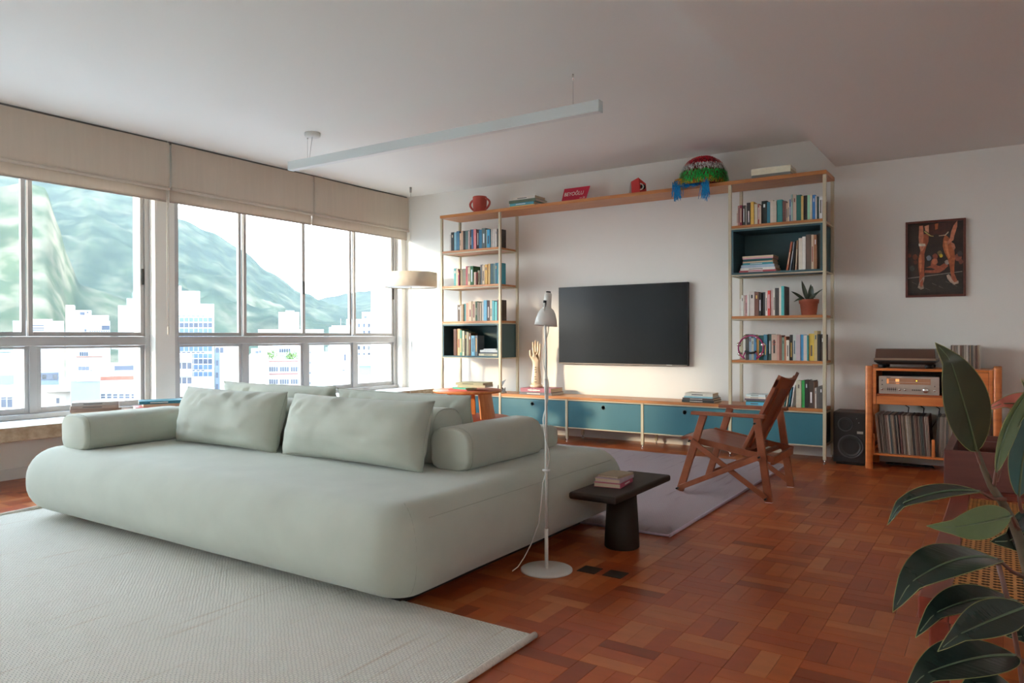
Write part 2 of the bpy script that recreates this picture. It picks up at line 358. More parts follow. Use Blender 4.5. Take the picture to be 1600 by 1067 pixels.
# ---- roman blinds
M_LINEN = mat('blind_linen', lin('c0b4a6', 1.25), .95, var=.03, vscale=(30, 30, 2), bump=.25, bscale=(6, 14, .8), dist=.03, sheen=.2)
def let_through(m, amount):
    t = m.node_tree; o = t.nodes['Material Output']; b = t.nodes['Principled BSDF']; tr = t.nodes.new('ShaderNodeBsdfTranslucent'); mx = t.nodes.new('ShaderNodeMixShader'); mx.inputs[0].default_value = amount
    tr.inputs[0].default_value = (.72, .64, .55, 1); t.links.new(b.outputs[0], mx.inputs[1]); t.links.new(tr.outputs[0], mx.inputs[2]); t.links.new(mx.outputs[0], o.inputs[0])
let_through(M_LINEN, .22)
blab = ('beige roman blind over the window left of the pillar', 'middle beige roman blind, between the pillar and its neighbour', 'beige roman blind ending at the television wall')
for k, (a, b) in enumerate(((.9, 3.768), (3.788, 5.4035), (5.4085, 6.925))):
    bl = thing('roman_blind', blab[k], 'blind', (-6.15, (a + b) / 2, 2.785), 0, 'roman blinds'); h = (b - a) / 2
    def panel(x0, zt, zb, ins, amp, nz=10):
        g = G()
        def fn(s):
            return lambda u, v: (x0 + s * .003 + amp * (noise.noise((u * (b - a) * 5 + k * 9, v * 1.1, 3.1)) + .3 * noise.noise((u * (b - a) * 12, v * 2, 7))) + .006 * math.sin(v * math.pi) * (1 if amp > .003 else 0) ,
                                 -h + ins + u * (2 * h - 2 * ins), zt + (zb - zt) * v - .004 * math.sin(u * math.pi))
        nu = int((b - a) * 22)
        g.grid(fn(1), nu, nz); g.grid(fn(-1), nu, nz); n1 = (nu + 1) * (nz + 1)
        w = nu + 1
        for i in range(nu): g.f.append((nz * w + i, nz * w + i + 1, n1 + nz * w + i + 1, n1 + nz * w + i)); g.sm.append(False)
        for j in range(nz):
            for i in (0, nu): g.f.append((j * w + i, (j + 1) * w + i, n1 + (j + 1) * w + i, n1 + j * w + i)); g.sm.append(False)
        return g
    panel(.022, -.004, -.405, 0, .007).obj('fabric_panel', M_LINEN, bl)
    G().tube([(.020, -h, -.405), (.020, h, -.409)], .015, 10).obj('fold_hem', M_LINEN, bl)
    panel(-.012, -.395, -.512, 0, .0035, 5).obj('lower_fold', M_LINEN, bl)
    G().box(-.018, -.004, -h + .004, h - .004, -.522, -.510).obj('bottom_bar', mat('blind_bar', lin('a09488', 1.2), .6), bl, bevel=.003)
    G().box(-.035, -.005, -h, h, 0, .015).obj('head_rail', M_ALUD, bl)
    if k == 0:
        g = G(); 
        for yy in (h - .012, h + .006): g.tube([(.0, yy, -.3), (.0, yy, -1.62)], .0032, 6)
        g.obj('pull_chain', mat('chain_plastic', lin('d6d0c4', 1.0), .5), bl)
        G().lathe([(.004, -1.70), (.009, -1.69), (.009, -1.63), (.004, -1.615)], 10, xf((0, h - .003, 0))).obj('chain_weight', mat('chain_plastic', (0, 0, 0)), bl)

# ================================================================== OUTSIDE
def aim(px, py, d, py_ref=None):
    """World point seen from the apartment at bearing/elevation of a pixel of the view, d metres away (level)."""
    v = FWD + RGT * ((px - 800) / F_PX) + UPV * ((533.5 - py) / F_PX); h = Vector((v.x, v.y, 0)).length
    return CAM + v * (d / h)
GZ = -27.0
struct(G().box(-2500, -7.5, -900, 2200, GZ - 1, GZ).obj('ground', mat('street_asphalt', (.16, .16, .16), .9, var=.2, vscale=(.02, .02, .02))), 'street level far below the windows')
def forest_material():
    m = bpy.data.materials.new('forest_hill'); m.use_nodes = True; t = m.node_tree; L = t.links.new; b = t.nodes['Principled BSDF']; b.inputs['Roughness'].default_value = 1; b.inputs['Specular IOR Level'].default_value = 0
    g = t.nodes.new('ShaderNodeNewGeometry'); at = t.nodes.new('ShaderNodeAttribute'); at.attribute_name = 'rock'
    def nz(s, d=6):
        n = t.nodes.new('ShaderNodeTexNoise'); n.inputs['Scale'].default_value = s; n.inputs['Detail'].default_value = d; L(g.outputs['Position'], n.inputs['Vector']); return n.outputs['Fac']
    def ramp(f, *st):
        r = t.nodes.new('ShaderNodeValToRGB'); r.color_ramp.elements[0].position, r.color_ramp.elements[1].position = st[0][0], st[1][0]
        r.color_ramp.elements[0].color = (*st[0][1], 1); r.color_ramp.elements[1].color = (*st[1][1], 1); L(f, r.inputs[0]); return r.outputs[0]
    gr = ramp(nz(.05, 10), (.36, (.026, .038, .030)), (.7, (.050, .066, .047)))
    rk = ramp(nz(.06, 10), (.40, (.07, .085, .05)), (.65, (.26, .21, .15)))
    ad = t.nodes.new('ShaderNodeMath'); ad.operation = 'MULTIPLY_ADD'; ad.inputs[1].default_value = 1.6; ad.inputs[2].default_value = -.8; L(nz(.025, 8), ad.inputs[0])
    s = t.nodes.new('ShaderNodeMath'); s.operation = 'ADD'; s.use_clamp = True; L(ad.outputs[0], s.inputs[0]); L(at.outputs['Fac'], s.inputs[1])
    mx = t.nodes.new('ShaderNodeMix'); mx.data_type = 'RGBA'; L(s.outputs[0], mx.inputs['Factor']); L(gr, mx.inputs['A']); L(rk, mx.inputs['B']); L(mx.outputs['Result'], b.inputs['Base Color'])
    return m
M_HILL = forest_material()
def interp(pts, x):
    for (x0, y0), (x1, y1) in zip(pts, pts[1:]):
        if x <= x1: t = max(0, (x - x0) / (x1 - x0)); t = t * t * (3 - 2 * t) * .5 + t * .5; return y0 + (y1 - y0) * t
    return pts[-1][1]
def hill(name, label, ridge, d0, d1, px0, px1, rough, rock=None, nu=260, nv=70):
    g = G(); rv = []
    def fn(u, v):
        px = px0 + (px1 - px0) * u; r = interp(ridge, px)
        d = d0 + (d1 - d0) * v
        top = aim(px, r, d1).z
        z0 = GZ + 2
        s = v ** 1.15
        p = aim(px, 533, d); z = z0 + (top - z0) * s
        a = rough * math.sin(min(1, v * 1.02) * math.pi) ** .5 + rough * .12
        z += a * (noise.fractal((p.x * .008, p.y * .008, 1.7), .9, 2.1, 8)) * 1.1 + rough * .16 * noise.noise((p.x * .07, p.y * .07, 0))
        rv.append(rock(px, v, p) if rock else 0.0)
        return (p.x, p.y, z)
    g.grid(fn, nu, nv)
    o = g.obj(name, M_HILL); struct(o, label)
    at = o.data.attributes.new('rock', 'FLOAT', 'POINT'); at.data.foreach_set('value', rv); return o
hill('mountain', 'forested hill rising to the left beyond the city', [(-260, 250), (-60, 262), (60, 268), (140, 262), (200, 290), (275, 342), (330, 364), (372, 386), (420, 424), (470, 456), (520, 478), (560, 496)], 430, 980, -260, 640, 17,
     lambda px, v, p: .34 if 380 < px < 470 and .45 < v < .62 else .05)
hill('hill', 'smaller forested ridge behind the right-hand apartment block', [(380, 515), (440, 492), (500, 468), (515, 464), (545, 459), (556, 456), (600, 452), (660, 462), (760, 480), (900, 500)], 520, 1250, 380, 900, 12, None, 120, 30)
hill('cliff', 'sunlit rocky spur in front of the forested hill', [(-260, 250), (-80, 276), (0, 292), (40, 288), (72, 296), (92, 352), (106, 400), (125, 445), (160, 455), (200, 470), (240, 490), (275, 520)], 330, 520, -260, 275, 12,
     lambda px, v, p: .55 if px < 118 else .30, 110, 40)

# added, unseen building that shades the windows behind the camera from the low sun
M_BW = mat('render_white', (.40, .395, .385), .9, var=.04, vscale=(.4, .4, .4))
M_BC = mat('render_cream', (.36, .335, .30), .9, var=.05, vscale=(.4, .4, .4))
M_BG = mat('render_bluegrey', (.12, .15, .185), .9, var=.05, vscale=(.5, .5, .5))
M_BL = mat('render_lightblue', (.14, .27, .34), .8, var=.05, vscale=(.5, .5, .5))
M_BR = mat('brick_band', (.20, .085, .06), .9, var=.1, vscale=(3, 3, 3))
M_WD = mat('dark_glazing', (.03, .045, .075), .3, var=.3, vscale=(.5, .5, .5), obj=True)
M_WB = mat('blue_glazing', (.055, .10, .17), .3, var=.4, vscale=(.3, .3, .3), obj=True)
M_WP = mat('pale_panel', (.21, .21, .205), .7, var=.1, vscale=(.5, .5, .5), obj=True)
class Bld:
    """A building whose front faces the apartment; rectangles are given by bearing/elevation at the front's distance."""
    def __init__(s, name, label, px0, px1, top, d, depth=12, m=None, cat='building', base=None):
        s.c = aim((px0 + px1) / 2, 533, d); s.d = d
        dr = Vector((s.c.x, s.c.y, 0)).normalized(); s.n = dr; s.t = Vector((dr.y, -dr.x, 0))
        s.root = thing(name, label, cat, (s.c.x, s.c.y, GZ), math.atan2(s.t.y, s.t.x)); s.units = {}
        s.block('body', px0, px1, top, base, depth, m or M_BW)
    def loc(s, px, py):
        v = aim(px, py, s.d) - CAM; k = s.d / Vector((v.x, v.y, 0)).dot(s.n); p = CAM + v * k
        return (Vector((p.x, p.y, 0)) - Vector((s.c.x, s.c.y, 0))).dot(s.t), p.z - GZ
    def block(s, name, px0, px1, top, base, depth, m, out=0.0, par=None):
        x0, z1 = s.loc(px0, top); x1, _ = s.loc(px1, top); z0 = 0 if base is None else s.loc(px0, base)[1]
        return G().box(x0, x1, -out, depth, z0, z1).obj(name, m, par or s.root)
    def win(s, px0, px1, py0, py1, m=M_WD, out=.06, name='window'):
        x0, z1 = s.loc(px0, py0); x1, z0 = s.loc(px1, py1); w, h = x1 - x0, z1 - z0
        key = m.name
        if key not in s.units:
            g = G().box(-.5, .5, 0, 1, -.5, .5); s.units[key] = g.mesh('window'); s.units[key].materials.append(m)
        o = link(name, s.units[key], s.root, ((x0 + x1) / 2, -out, (z0 + z1) / 2)); o.scale = (w, out + .02, h); return o
    def row(s, px0, px1, n, py0, py1, m=M_WD, gap=.25):
        w = (px1 - px0) / n
        for i in range(n): s.win(px0 + w * (i + gap / 2), px0 + w * (i + 1 - gap / 2), py0, py1, m)
b = Bld('office_tower', 'blue-glazed office tower with gridded facade right of the pillar', 262, 334.5, 474, 150)
b.block('roof_house', 262, 312.5, 454, 474, 8, M_BW); b.win(294, 300, 458, 465, M_WP); b.win(304, 309, 458, 465, M_WP); b.block('roof_tank', 276, 283, 446, 454, 3, M_BW)
y = 476.0
for r_ in range(12):
    k = r_ % 3
    m = M_WP if r_ < 2 else (M_WB if k == 2 else M_WD if k == 0 else M_WB)
    hh = 7.2 if k < 2 else 6.5
    for c_ in range(9): b.win(266 + c_ * 7.4, 272.2 + c_ * 7.4, y, y + hh, m)
    y += hh + (4.2 if k == 1 else 1.6)
    if k == 1:
        for c_ in range(7): b.win(270 + c_ * 7.4, 275 + c_ * 7.4, y - 3.0, y - 1.6, M_WD)
b = Bld('white_house', 'low white block with two window rows before the office tower', 268, 300.5, 554, 105, 9)
for yy in (567, 590): b.row(276, 300, 3, yy, yy + 9, M_WD, .2); b.block('ledge', 268, 300.5, yy - 3, yy - 1.6, .3, M_BW, .3)
b = Bld('pale_block', 'pale pink block beside the office tower', 336, 374, 541, 118, 10, M_BC)
b.row(336, 350, 2, 543, 551, M_WD, .3); b.block('side_strip', 336, 343, 545, None, 1, M_BG, .05)
for yy in (563, 582, 600): b.win(337, 341, yy, yy + 8, M_WD)
b = Bld('terrace_house', 'white roof-top house with block tower seen over the left sofa arm', 102.5, 172, 501, 120, 14)
b.block('stair_tower', 102.5, 116.5, 476.5, 501, 6, M_BW); b.block('upper_room', 116.5, 143, 484.5, 501, 8, M_BW); b.block('side_room', 143, 170, 492.5, 501, 8, M_BW)
b.win(125, 132.5, 487.5, 492, M_WD); b.win(135.5, 138, 487, 489.5, M_WD); b.row(140, 156, 3, 508, 515.5, M_WP, .2); b.win(159, 171.5, 508.5, 515.5, M_WD); b.win(132, 135, 514, 518, M_WD)
for i in range(9): b.win(140 + i * 3.6, 142 + i * 3.6, 516.5, 518.2, M_WD)
b.row(124, 138, 4, 550, 556, M_WD, .2); b.block('band', 119, 160, 557, 558.2, .4, M_BR, .2)
b = Bld('white_tower', 'tall blank white tower with blue water tank before the hill', 184.5, 228, 477, 100, 10)
b.block('upper_step', 198, 228, 466, 477, 8, M_BW); x, z = b.loc(214, 466)
G().lathe([(.45, 0), (.5, .7), (.42, .95), (.1, 1.05)], 16, xf((x, 3, z))).obj('water_tank', mat('tank_blue', (.10, .38, .66), .5), b.root); b.row(174, 184, 4, 543, 545.5, M_WP); b.row(190, 207, 6, 544, 547, M_WP)
b = Bld('long_block', 'distant long block with dark louvre bands', 20, 100, 501, 260, 20)
for yy in (507.5, 511.5, 515): b.win(42, 69, yy, yy + 1.6, M_WD)
b.block('roof_row', 50, 82, 498.5, 501, 5, M_BW)
b = Bld('garden_house', 'cream house with arched porch and grey window', 52, 110, 602, 62, 9, M_BC)
b.block('porch', 70, 110, 608, 612, 1, M_BC, .6); b.win(62, 91, 583, 592.5, M_WD); b.block('attic', 61, 92, 582.5, 602, 4, M_BG); b.row(65, 90, 3, 585.5, 592, M_WP, .2)
b.block('chimney', 55.5, 61.5, 586, 602, 1, M_BR); b.win(54, 58, 620, 631, M_WD); b.win(88, 92.5, 622, 630, M_WD); b.win(73, 104, 614.5, 634, M_BC, .02, 'porch_wall')
b = Bld('grey_block', 'blue-grey blank block with white roof terrace', 110.6, 156.5, 596, 58, 9, M_BG)
b.block('parapet', 120, 156.5, 581, 596, 5, M_BW, .1); b.block('hut', 121, 141, 571, 581, 3, M_BW); b.row(122, 140, 3, 572.5, 578.5, M_WD, .12)
b.block('terrace_room', 143, 170, 570, 590, 4, M_BW, -1); b.row(154, 167, 2, 572.5, 580, M_WP, .2); b.row(144, 150, 2, 572.5, 579.5, M_WP, .3)
b = Bld('row_house', 'white house with brick parapet and shed behind the grey block', 157, 230, 592, 66, 9)
b.block('brick_parapet', 157, 230, 588.5, 594, .5, M_BR, .15); b.block('shed', 172, 214, 569, 589, 4, M_BW); b.win(179, 213, 571.5, 578, M_WD); b.win(179, 213, 578.5, 588, M_WP); b.win(173, 176, 572, 590, M_WP)
for i in range(7):
    for yy in (615.5, 619.5): b.win(158 + i * 9.5, 164.5 + i * 9.5, yy, yy + 2.6, M_WD)
b = Bld('balcony_house', 'white house with blue awning at the picture edge', -60, 21.5, 552, 70, 10)
b.block('awning_wall', -60, 21.5, 588, 602, .4, M_BL, .3); b.row(-52, 20, 9, 575, 578.5, M_WP, .4); b.row(-56, 20, 8, 624, 636, M_WD, .2); b.row(-56, 20, 8, 620.5, 622.5, M_WD, .2); b.win(13, 18, 561, 563.5, M_WP); b.block('green_band', -60, 19, 546, 551, 3, mat('green_roof', (.16, .32, .32), .8), .1)
b = Bld('blank_gable', 'blank white gable between pale block and banded office', 389, 420, 556, 92, 12)
b.block('roof_hut', 392, 418, 545, 556, 5, M_BW, -2); b.win(399, 404, 548.5, 552, M_WD); b.win(405, 408, 547.5, 551.5, M_WD)
b = Bld('banded_office', 'low office with two window rows and reddish bands', 420, 466, 562, 95, 12)
for yy in (563.5, 583.5, 602): b.block('red_band', 420, 466, yy, yy + 1.6, .4, mat('band_red', (.22, .10, .09), .9), .25)
for yy in (573.2, 592.5):
    for c_ in range(3): b.row(420 + c_ * 17, 434.5 + c_ * 17, 4, yy, yy + 7.2, M_WD, .22)
b = Bld('rear_office', 'white office with balconies rising behind the banded office', 424, 468, 541, 130, 10)
b.row(436, 454, 5, 545, 550.5, M_WD, .25); b.row(426, 434, 2, 545, 549, M_WP, .2); b.row(437, 444, 2, 553, 559, M_WP, .2); b.row(452, 462, 2, 551, 559, M_WP, .3)
b = Bld('round_tower', 'pale rounded tower beside the large blank white block', 476, 504, 536, 118, 8, mat('render_pale', (.32, .34, .35), .9))
for yy in (549, 565, 581, 597): b.win(484, 485.2, yy, yy + 3, M_WD)
for yy in (559, 576, 592): b.block('joint', 476, 504, yy, yy + .5, .1, M_WP, .04)
b = Bld('blank_block', 'large blank white block with few tiny windows', 499, 546, 552.5, 98, 12)
b.win(529, 537, 553.5, 568, M_WP); b.win(530, 531.5, 555, 559, M_WD); b.win(538, 540.5, 553.5, 563, M_WD); b.win(535, 539, 578, 579, M_WD)
for px_ in (516.5, 524.5):
    for yy in (573, 577): b.win(px_, px_ + 1, yy, yy + 2, M_WD)
b.block('rear_wing', 512, 546, 541, 552.5, 6, M_BW, -3); b.win(508, 513, 542, 549, M_BG)
b = Bld('slab_tower', 'distant slab tower with fine balcony lines below the hill', 435, 467.5, 487.5, 420, 25)
for i in range(9): b.win(441, 467, 491 + i * 3.1, 492 + i * 3.1, M_WP)
b.block('roof_plant', 446, 460, 485, 487.5, 8, M_BW)
b = Bld('low_hall', 'distant low hall at the foot of the hill', 403, 506, 514.5, 330, 30, M_BC); b.win(403, 506, 517.5, 519.5, M_WP)
b = Bld('antenna_house', 'white house carrying an antenna mast', 514, 546, 511, 210, 15)
b.block('upper', 518, 542, 508.5, 511, 8, M_BW); x, z = b.loc(532.5, 509); G().tube([(x, 2, z), (x, 2, z + 2.0)], .06, 6).obj('mast', M_BW, b.root); b.row(516, 528, 4, 518, 520, M_WP)
b = Bld('balcony_block', 'white stepped apartment block with balconies at window end', 541, 640, 498.5, 135, 14)
b.block('step', 565, 640, 487, 498.5, 10, M_BW, -1); b.block('step', 579, 598, 479.5, 487, 8, M_BW, -2); b.block('step', 598, 640, 476.5, 487, 8, M_BW, -2)
for yy in (505, 516, 540, 551, 562): b.row(556, 628, 6, yy, yy + 7, M_WP, .35); b.row(557, 628, 9, yy + .5, yy + 6, M_WD, .6); b.block('balcony', 578, 628, yy + 4.5, yy + 8.5, 1, M_BW, .9)
b.win(569, 573, 494, 497, M_WD); b.row(578, 600, 3, 491, 496, M_WP, .2)
b = Bld('blue_pool_house', 'light blue roof-top wall below the stepped apartment block', 561, 603, 571, 78, 6, M_BL)
b.block('rim', 559, 605, 569.5, 571.5, 1, M_BW, .2); b.block('white_base', 561, 590, 586, None, 1, M_BW, .12); b.block('upper_shed', 558, 578, 556, 570, 4, M_WP, -2); b.block('side_wall', 599, 606, 566, None, 3, M_BG, .05)
nb = thing('sun_blocking_wing', 'added unseen wing blocking the low sun, beyond the picture edge', 'building', (-13, -28, GZ))  # added out of view to keep direct sun off the sofa front
G().box(-3, 3, -12.1, 12.1, 0, 37).obj('body', M_BC, nb)
for k in range(9):
    for q in range(7): G().box(3, 3.06, -10.6 + q * 3.3, -9.0 + q * 3.3, 1.5 + k * 4, 3.2 + k * 4).obj('window', M_WD, nb)
# shrubs of the roof garden
M_SHRUB = mat('shrub_leaf', (.11, .17, .05), .8, var=.4, vscale=(4, 4, 4))
for k, (px, py, d, r_) in enumerate(((418, 556, 96, 1.0), (455, 558, 97, .8), (606, 560, 76, .9))):
    p = aim(px, py, d); g = G()
    for q in range(260):
        v = Vector((random.gauss(0, .45), random.gauss(0, .45), random.gauss(0, .4))) * r_
        a = Euler((random.random() * 6, random.random() * 6, random.random() * 6)).to_matrix().to_4x4(); a.translation = v
        g.add([(-.16, 0, 0), (0, -.07, 0), (.16, 0, 0), (0, .07, .02)], [(0, 1, 2, 3)], False, a)
    t_ = thing('roof_shrub', ('green shrub on the roof edge of the banded office', 'yellowish shrub at the far end of banded office', 'dark climbing shrub beside the light blue wall')[k], 'shrub', tuple(p))
    g.obj('foliage', M_SHRUB, t_, kind='stuff'); G().tube([(0, 0, -1.6), (.05, 0, 0)], .05, 6).obj('stem', mat('bark', (.1, .07, .05), .9), t_)
# evening haze between the city and the hills
hz = G().box(-2300, -210, -160, 2100, GZ - .5, 420).obj('haze', mat('haze_tmp', (1, 1, 1)), kind='stuff'); hz['label'] = 'thin bright evening haze before the hills'; hz['category'] = 'haze'
def haze_material(dens):
    m = bpy.data.materials.new('haze_air'); m.use_nodes = True; t = m.node_tree; t.nodes.clear()
    o = t.nodes.new('ShaderNodeOutputMaterial'); v = t.nodes.new('ShaderNodeVolumeScatter'); v.inputs['Density'].default_value = dens; v.inputs['Color'].default_value = (.86, .95, 1, 1); v.inputs['Anisotropy'].default_value = .2
    t.links.new(v.outputs[0], o.inputs['Volume']); return m
hz.data.materials.clear(); hz.data.materials.append(haze_material(.00014))

# ================================================================== RUGS
def woven(name, c1, c2, sx, sy, bump, streak=(1, 14), fleck=None):
    """Chunky woven yarn: rows of offset knots as relief, with streaky yarn colour."""
    m = bpy.data.materials.new(name); m.use_nodes = True; t = m.node_tree; L = t.links.new; b = t.nodes['Principled BSDF']; b.inputs['Roughness'].default_value = .95; b.inputs['Specular IOR Level'].default_value = .1
    c = t.nodes.new('ShaderNodeTexCoord'); mp = t.nodes.new('ShaderNodeMapping'); mp.inputs['Rotation'].default_value = (0, 0, R(90)); L(c.outputs['Object'], mp.inputs[0])
    n0 = t.nodes.new('ShaderNodeTexNoise'); n0.inputs['Scale'].default_value = 25; L(mp.outputs[0], n0.inputs['Vector'])
    dv = t.nodes.new('ShaderNodeVectorMath'); dv.operation = 'SCALE'; dv.inputs['Scale'].default_value = .012; L(n0.outputs['Color'], dv.inputs[0])
    av = t.nodes.new('ShaderNodeVectorMath'); av.operation = 'ADD'; L(mp.outputs[0], av.inputs[0]); L(dv.outputs[0], av.inputs[1])
    br = t.nodes.new('ShaderNodeTexBrick'); br.inputs['Scale'].default_value = 1; br.inputs['Brick Width'].default_value = sx; br.inputs['Row Height'].default_value = sy
    br.inputs['Mortar Size'].default_value = min(sx, sy) * .28; br.inputs['Mortar Smooth'].default_value = 1.0; L(av.outputs[0], br.inputs['Vector'])
    n = t.nodes.new('ShaderNodeTexNoise'); n.inputs['Detail'].default_value = 6; n.inputs['Scale'].default_value = 1
    mp2 = t.nodes.new('ShaderNodeMapping'); mp2.inputs['Scale'].default_value = (streak[1], streak[0], 1); L(c.outputs['Object'], mp2.inputs[0]); L(mp2.outputs[0], n.inputs['Vector'])
    rp = t.nodes.new('ShaderNodeValToRGB'); rp.color_ramp.elements[0].position = .26; rp.color_ramp.elements[1].position = .40; rp.color_ramp.elements[0].color = (*c1, 1); rp.color_ramp.elements[1].color = (*c2, 1); L(n.outputs['Fac'], rp.inputs[0])
    mx = t.nodes.new('ShaderNodeMix'); mx.data_type = 'RGBA'; mx.blend_type = 'MULTIPLY'; mx.inputs['Factor'].default_value = .55; L(rp.outputs[0], mx.inputs['A'])
    iv = t.nodes.new('ShaderNodeMapRange'); iv.inputs['To Min'].default_value = 1; iv.inputs['To Max'].default_value = .55; L(br.outputs['Fac'], iv.inputs[0]); L(iv.outputs[0], mx.inputs['B']); L(mx.outputs['Result'], b.inputs['Base Color'])
    hh = t.nodes.new('ShaderNodeMath'); hh.operation = 'MULTIPLY_ADD'; hh.inputs[1].default_value = .35; L(n0.outputs['Fac'], hh.inputs[0]); L(iv.outputs[0], hh.inputs[2])
    bp = t.nodes.new('ShaderNodeBump'); bp.inputs['Strength'].default_value = bump; bp.inputs['Distance'].default_value = .012; L(hh.outputs[0], bp.inputs['Height']); L(bp.outputs[0], b.inputs['Normal'])
    return m
M_RUG = woven('oatmeal_weave', lin('d4c6b2', 1.2), lin('ece5d8', 1.12), .016, .0105, 1.0, (1.3, 30))
M_RUGE = mat('rug_edging', lin('cfc8ba', 1.15), .95, var=.1, vscale=(90, 90, 90), bump=.6, bscale=(160, 160, 160))
rug = thing('area_rug', 'large oatmeal woven rug in front of the sofa', 'rug', (-3.17, 1.3, 0))
X0, X1, YA, YZ = -4.945, -1.372, -.9, 2.203
def rug_top(u, v):
    x = X0 + (X1 - X0) * u; y = YA + (YZ - YA) * v
    return (x + 3.17, y - 1.3, .0125 + .0015 * noise.noise((x * 2.3, y * 2.3, 0)) + .02 * max(0, (x - (X1 - .02)) / .02) * 0)
g = G(); g.grid(rug_top, 90, 70); g.box(X0 + 3.17, X1 + 3.17, YA - 1.3, YZ - 1.3, .0005, .0105); g.obj('weave', M_RUG, rug)
G().tube([(X1 + 3.17 + .004, YA - 1.3 + (YZ - YA) * k / 40, .0125) for k in range(41)], .0118, 8).obj('edge_binding', M_RUGE, rug)
G().tube([(X0 + 3.17 - .004, YA - 1.3 + (YZ - YA) * k / 40, .0125 + (.010 * ((k - 36) / 4) ** 2 if k > 36 else 0)) for k in range(41)], .0118, 8).obj('edge_binding', M_RUGE, rug)
M_RUG2 = woven('lilac_weave', lin('8c7a7a', 1.2), lin('ab9b9c', 1.2), .03, .008, .7, (1.4, 24))
rug2 = thing('lilac_rug', 'lilac flat-woven rug under the wooden armchair', 'rug', (-2.55, 5.0, 0))
XA, XB, Y2, Y3 = -3.65, -1.462, 3.70, 6.30
g = G(); g.grid(lambda u, v: (XA + (XB - XA) * u + 2.55, Y2 + (Y3 - Y2) * v - 5.0, .0095 + .0012 * noise.noise((u * 9, v * 9, 2))), 60, 60); g.box(XA + 2.55, XB + 2.55, Y2 - 5, Y3 - 5, .0005, .0085); g.obj('weave', M_RUG2, rug2)
G().tube([(XB + 2.55, Y2 - 5 + (Y3 - Y2) * k / 30, .0098) for k in range(31)], .0092, 8).obj('edge_binding', mat('lilac_edge', lin('b5a6b2', 1.15), .95, var=.1, vscale=(60, 60, 60)), rug2)
G().tube([(XA + 2.55 + (XB - XA) * k / 30, Y2 - 5, .0085) for k in range(31)], .0072, 8).obj('edge_binding', mat('lilac_edge', (0, 0, 0)), rug2)

# ================================================================== SOFA
M_SOFA = mat('sage_fabric', lin('adb1a4', 1.12), .95, var=.05, vscale=(5, 5, 5), bump=.12, bscale=(700, 700, 700), dist=.002, sheen=.25, spec=.15)
M_SEAM = mat('sage_seam', lin('a2a699', 1.12), .95, spec=.1)
sofa = thing('sofa', 'large sage green island sofa with rounded base and bolsters', 'sofa', (-3.29, 2.97, 0))
def soften(o, amp, sc, lv=0):
    for v in o.data.vertices:
        p = v.co; v.co = p + Vector(v.normal) * amp * noise.noise((p.x * sc, p.y * sc, p.z * sc + 3))
    return o
def fine(bm, n):
    long = [e for e in bm.edges if e.calc_length() > n]
    for _ in range(4):
        if not long: break
        bmesh.ops.subdivide_edges(bm, edges=long, cuts=1, use_grid_fill=True); long = [e for e in bm.edges if e.calc_length() > n]
    for f in bm.faces: f.smooth = True
    return bm
def rounded_soft(name, sx, sy, sz, plan, edge, parent, loc, rot=None, amp=.004, sc=3.0, fine_n=.12, m=None):
    bm = fine(rounded(sx, sy, sz, plan, edge, 8), fine_n); bm.normal_update()
    o = bm_obj(name, bm, m or M_SOFA, parent, loc, rot); soften(o, amp, sc); return o
BX0, BX1, BY0, BY1 = -4.83, -1.795, 1.985, 3.97
base = rounded_soft('base', BX1 - BX0, BY1 - BY0, .372, .20, .165, sofa, ((BX0 + BX1) / 2 + 3.29, (BY0 + BY1) / 2 - 2.97, .048), amp=.006, sc=2.2)
G().box(-1.33, 1.30, -.78, .78, 0.002, .055).obj('plinth', mat('sofa_plinth', (.03, .022, .015), .7), sofa)
def bolster(name, L, w, h, loc, rz, er=.05, emin=.84, flat=4.5, top=2.9):
    """D-section roll along local x, flat underside, softly rounded ends."""
    n, m = 28, 24; g = G()
    def fn(u, v):
        s = (u - .5) * 2
        e = min(1.0, (1 - abs(s)) * L / 2 / er); k = (1 - (1 - e) ** 2.6) ** (1 / 2.6) if e < 1 else 1.0
        k = emin + (1 - emin) * k if abs(s) < 1 else emin
        a = 2 * math.pi * v
        c, d = math.cos(a), math.sin(a)
        q = top if d > 0 else flat; l = (abs(c) ** q + abs(d) ** q) ** (1 / q)
        y, z = c / l * w / 2, d / l * h / 2
        if z < 0: y *= 1.0
        return (s * L / 2, y * k, h / 2 + z * (k if z > 0 else .5 + .5 * k))
    # rings packed towards the ends
    us = [0, .004, .012, .022, .034, .05, .07] + [.07 + .86 * i / 18 for i in range(1, 18)] + [.93, .95, .966, .978, .988, .996, 1]
    vs = [fn(u, v / m) for u in us for v in range(m)]
    fs = [(i * m + k, i * m + (k + 1) % m, (i + 1) * m + (k + 1) % m, (i + 1) * m + k) for i in range(len(us) - 1) for k in range(m)]
    g.add(vs, fs, True); o0 = 0
    cc = len(g.v); g.v += [(-L / 2 - .006, 0, h / 2), (L / 2 + .006, 0, h / 2)]
    for k in range(m): g.f.append((cc, (k + 1) % m, k)); g.sm.append(True); g.f.append((cc + 1, (len(us) - 1) * m + k, (len(us) - 1) * m + (k + 1) % m)); g.sm.append(True)
    o = g.obj(name, M_SOFA, sofa, loc, rot=(0, 0, rz)); soften(o, .004, 6)
    return o
def S(x, y, z): return (x + 3.29, y - 2.97, z)
bolster('armrest', .66, .30, .205, S(-4.50, 2.49, .412), R(90), er=.05, emin=.84, top=3.4)                      # near the window, seat facing the camera
bolster('armrest', .68, .255, .21, S(-2.235, 3.15, .412), R(90))                    # end by the floor lamp
bolster('armrest', .42, .235, .135, S(-2.40, 3.68, .412), R(0), er=.05)              # far corner roll
bolster('back_roll', 2.15, .24, .285, S(-3.42, 2.97, .412), 0, er=.08, emin=.74)
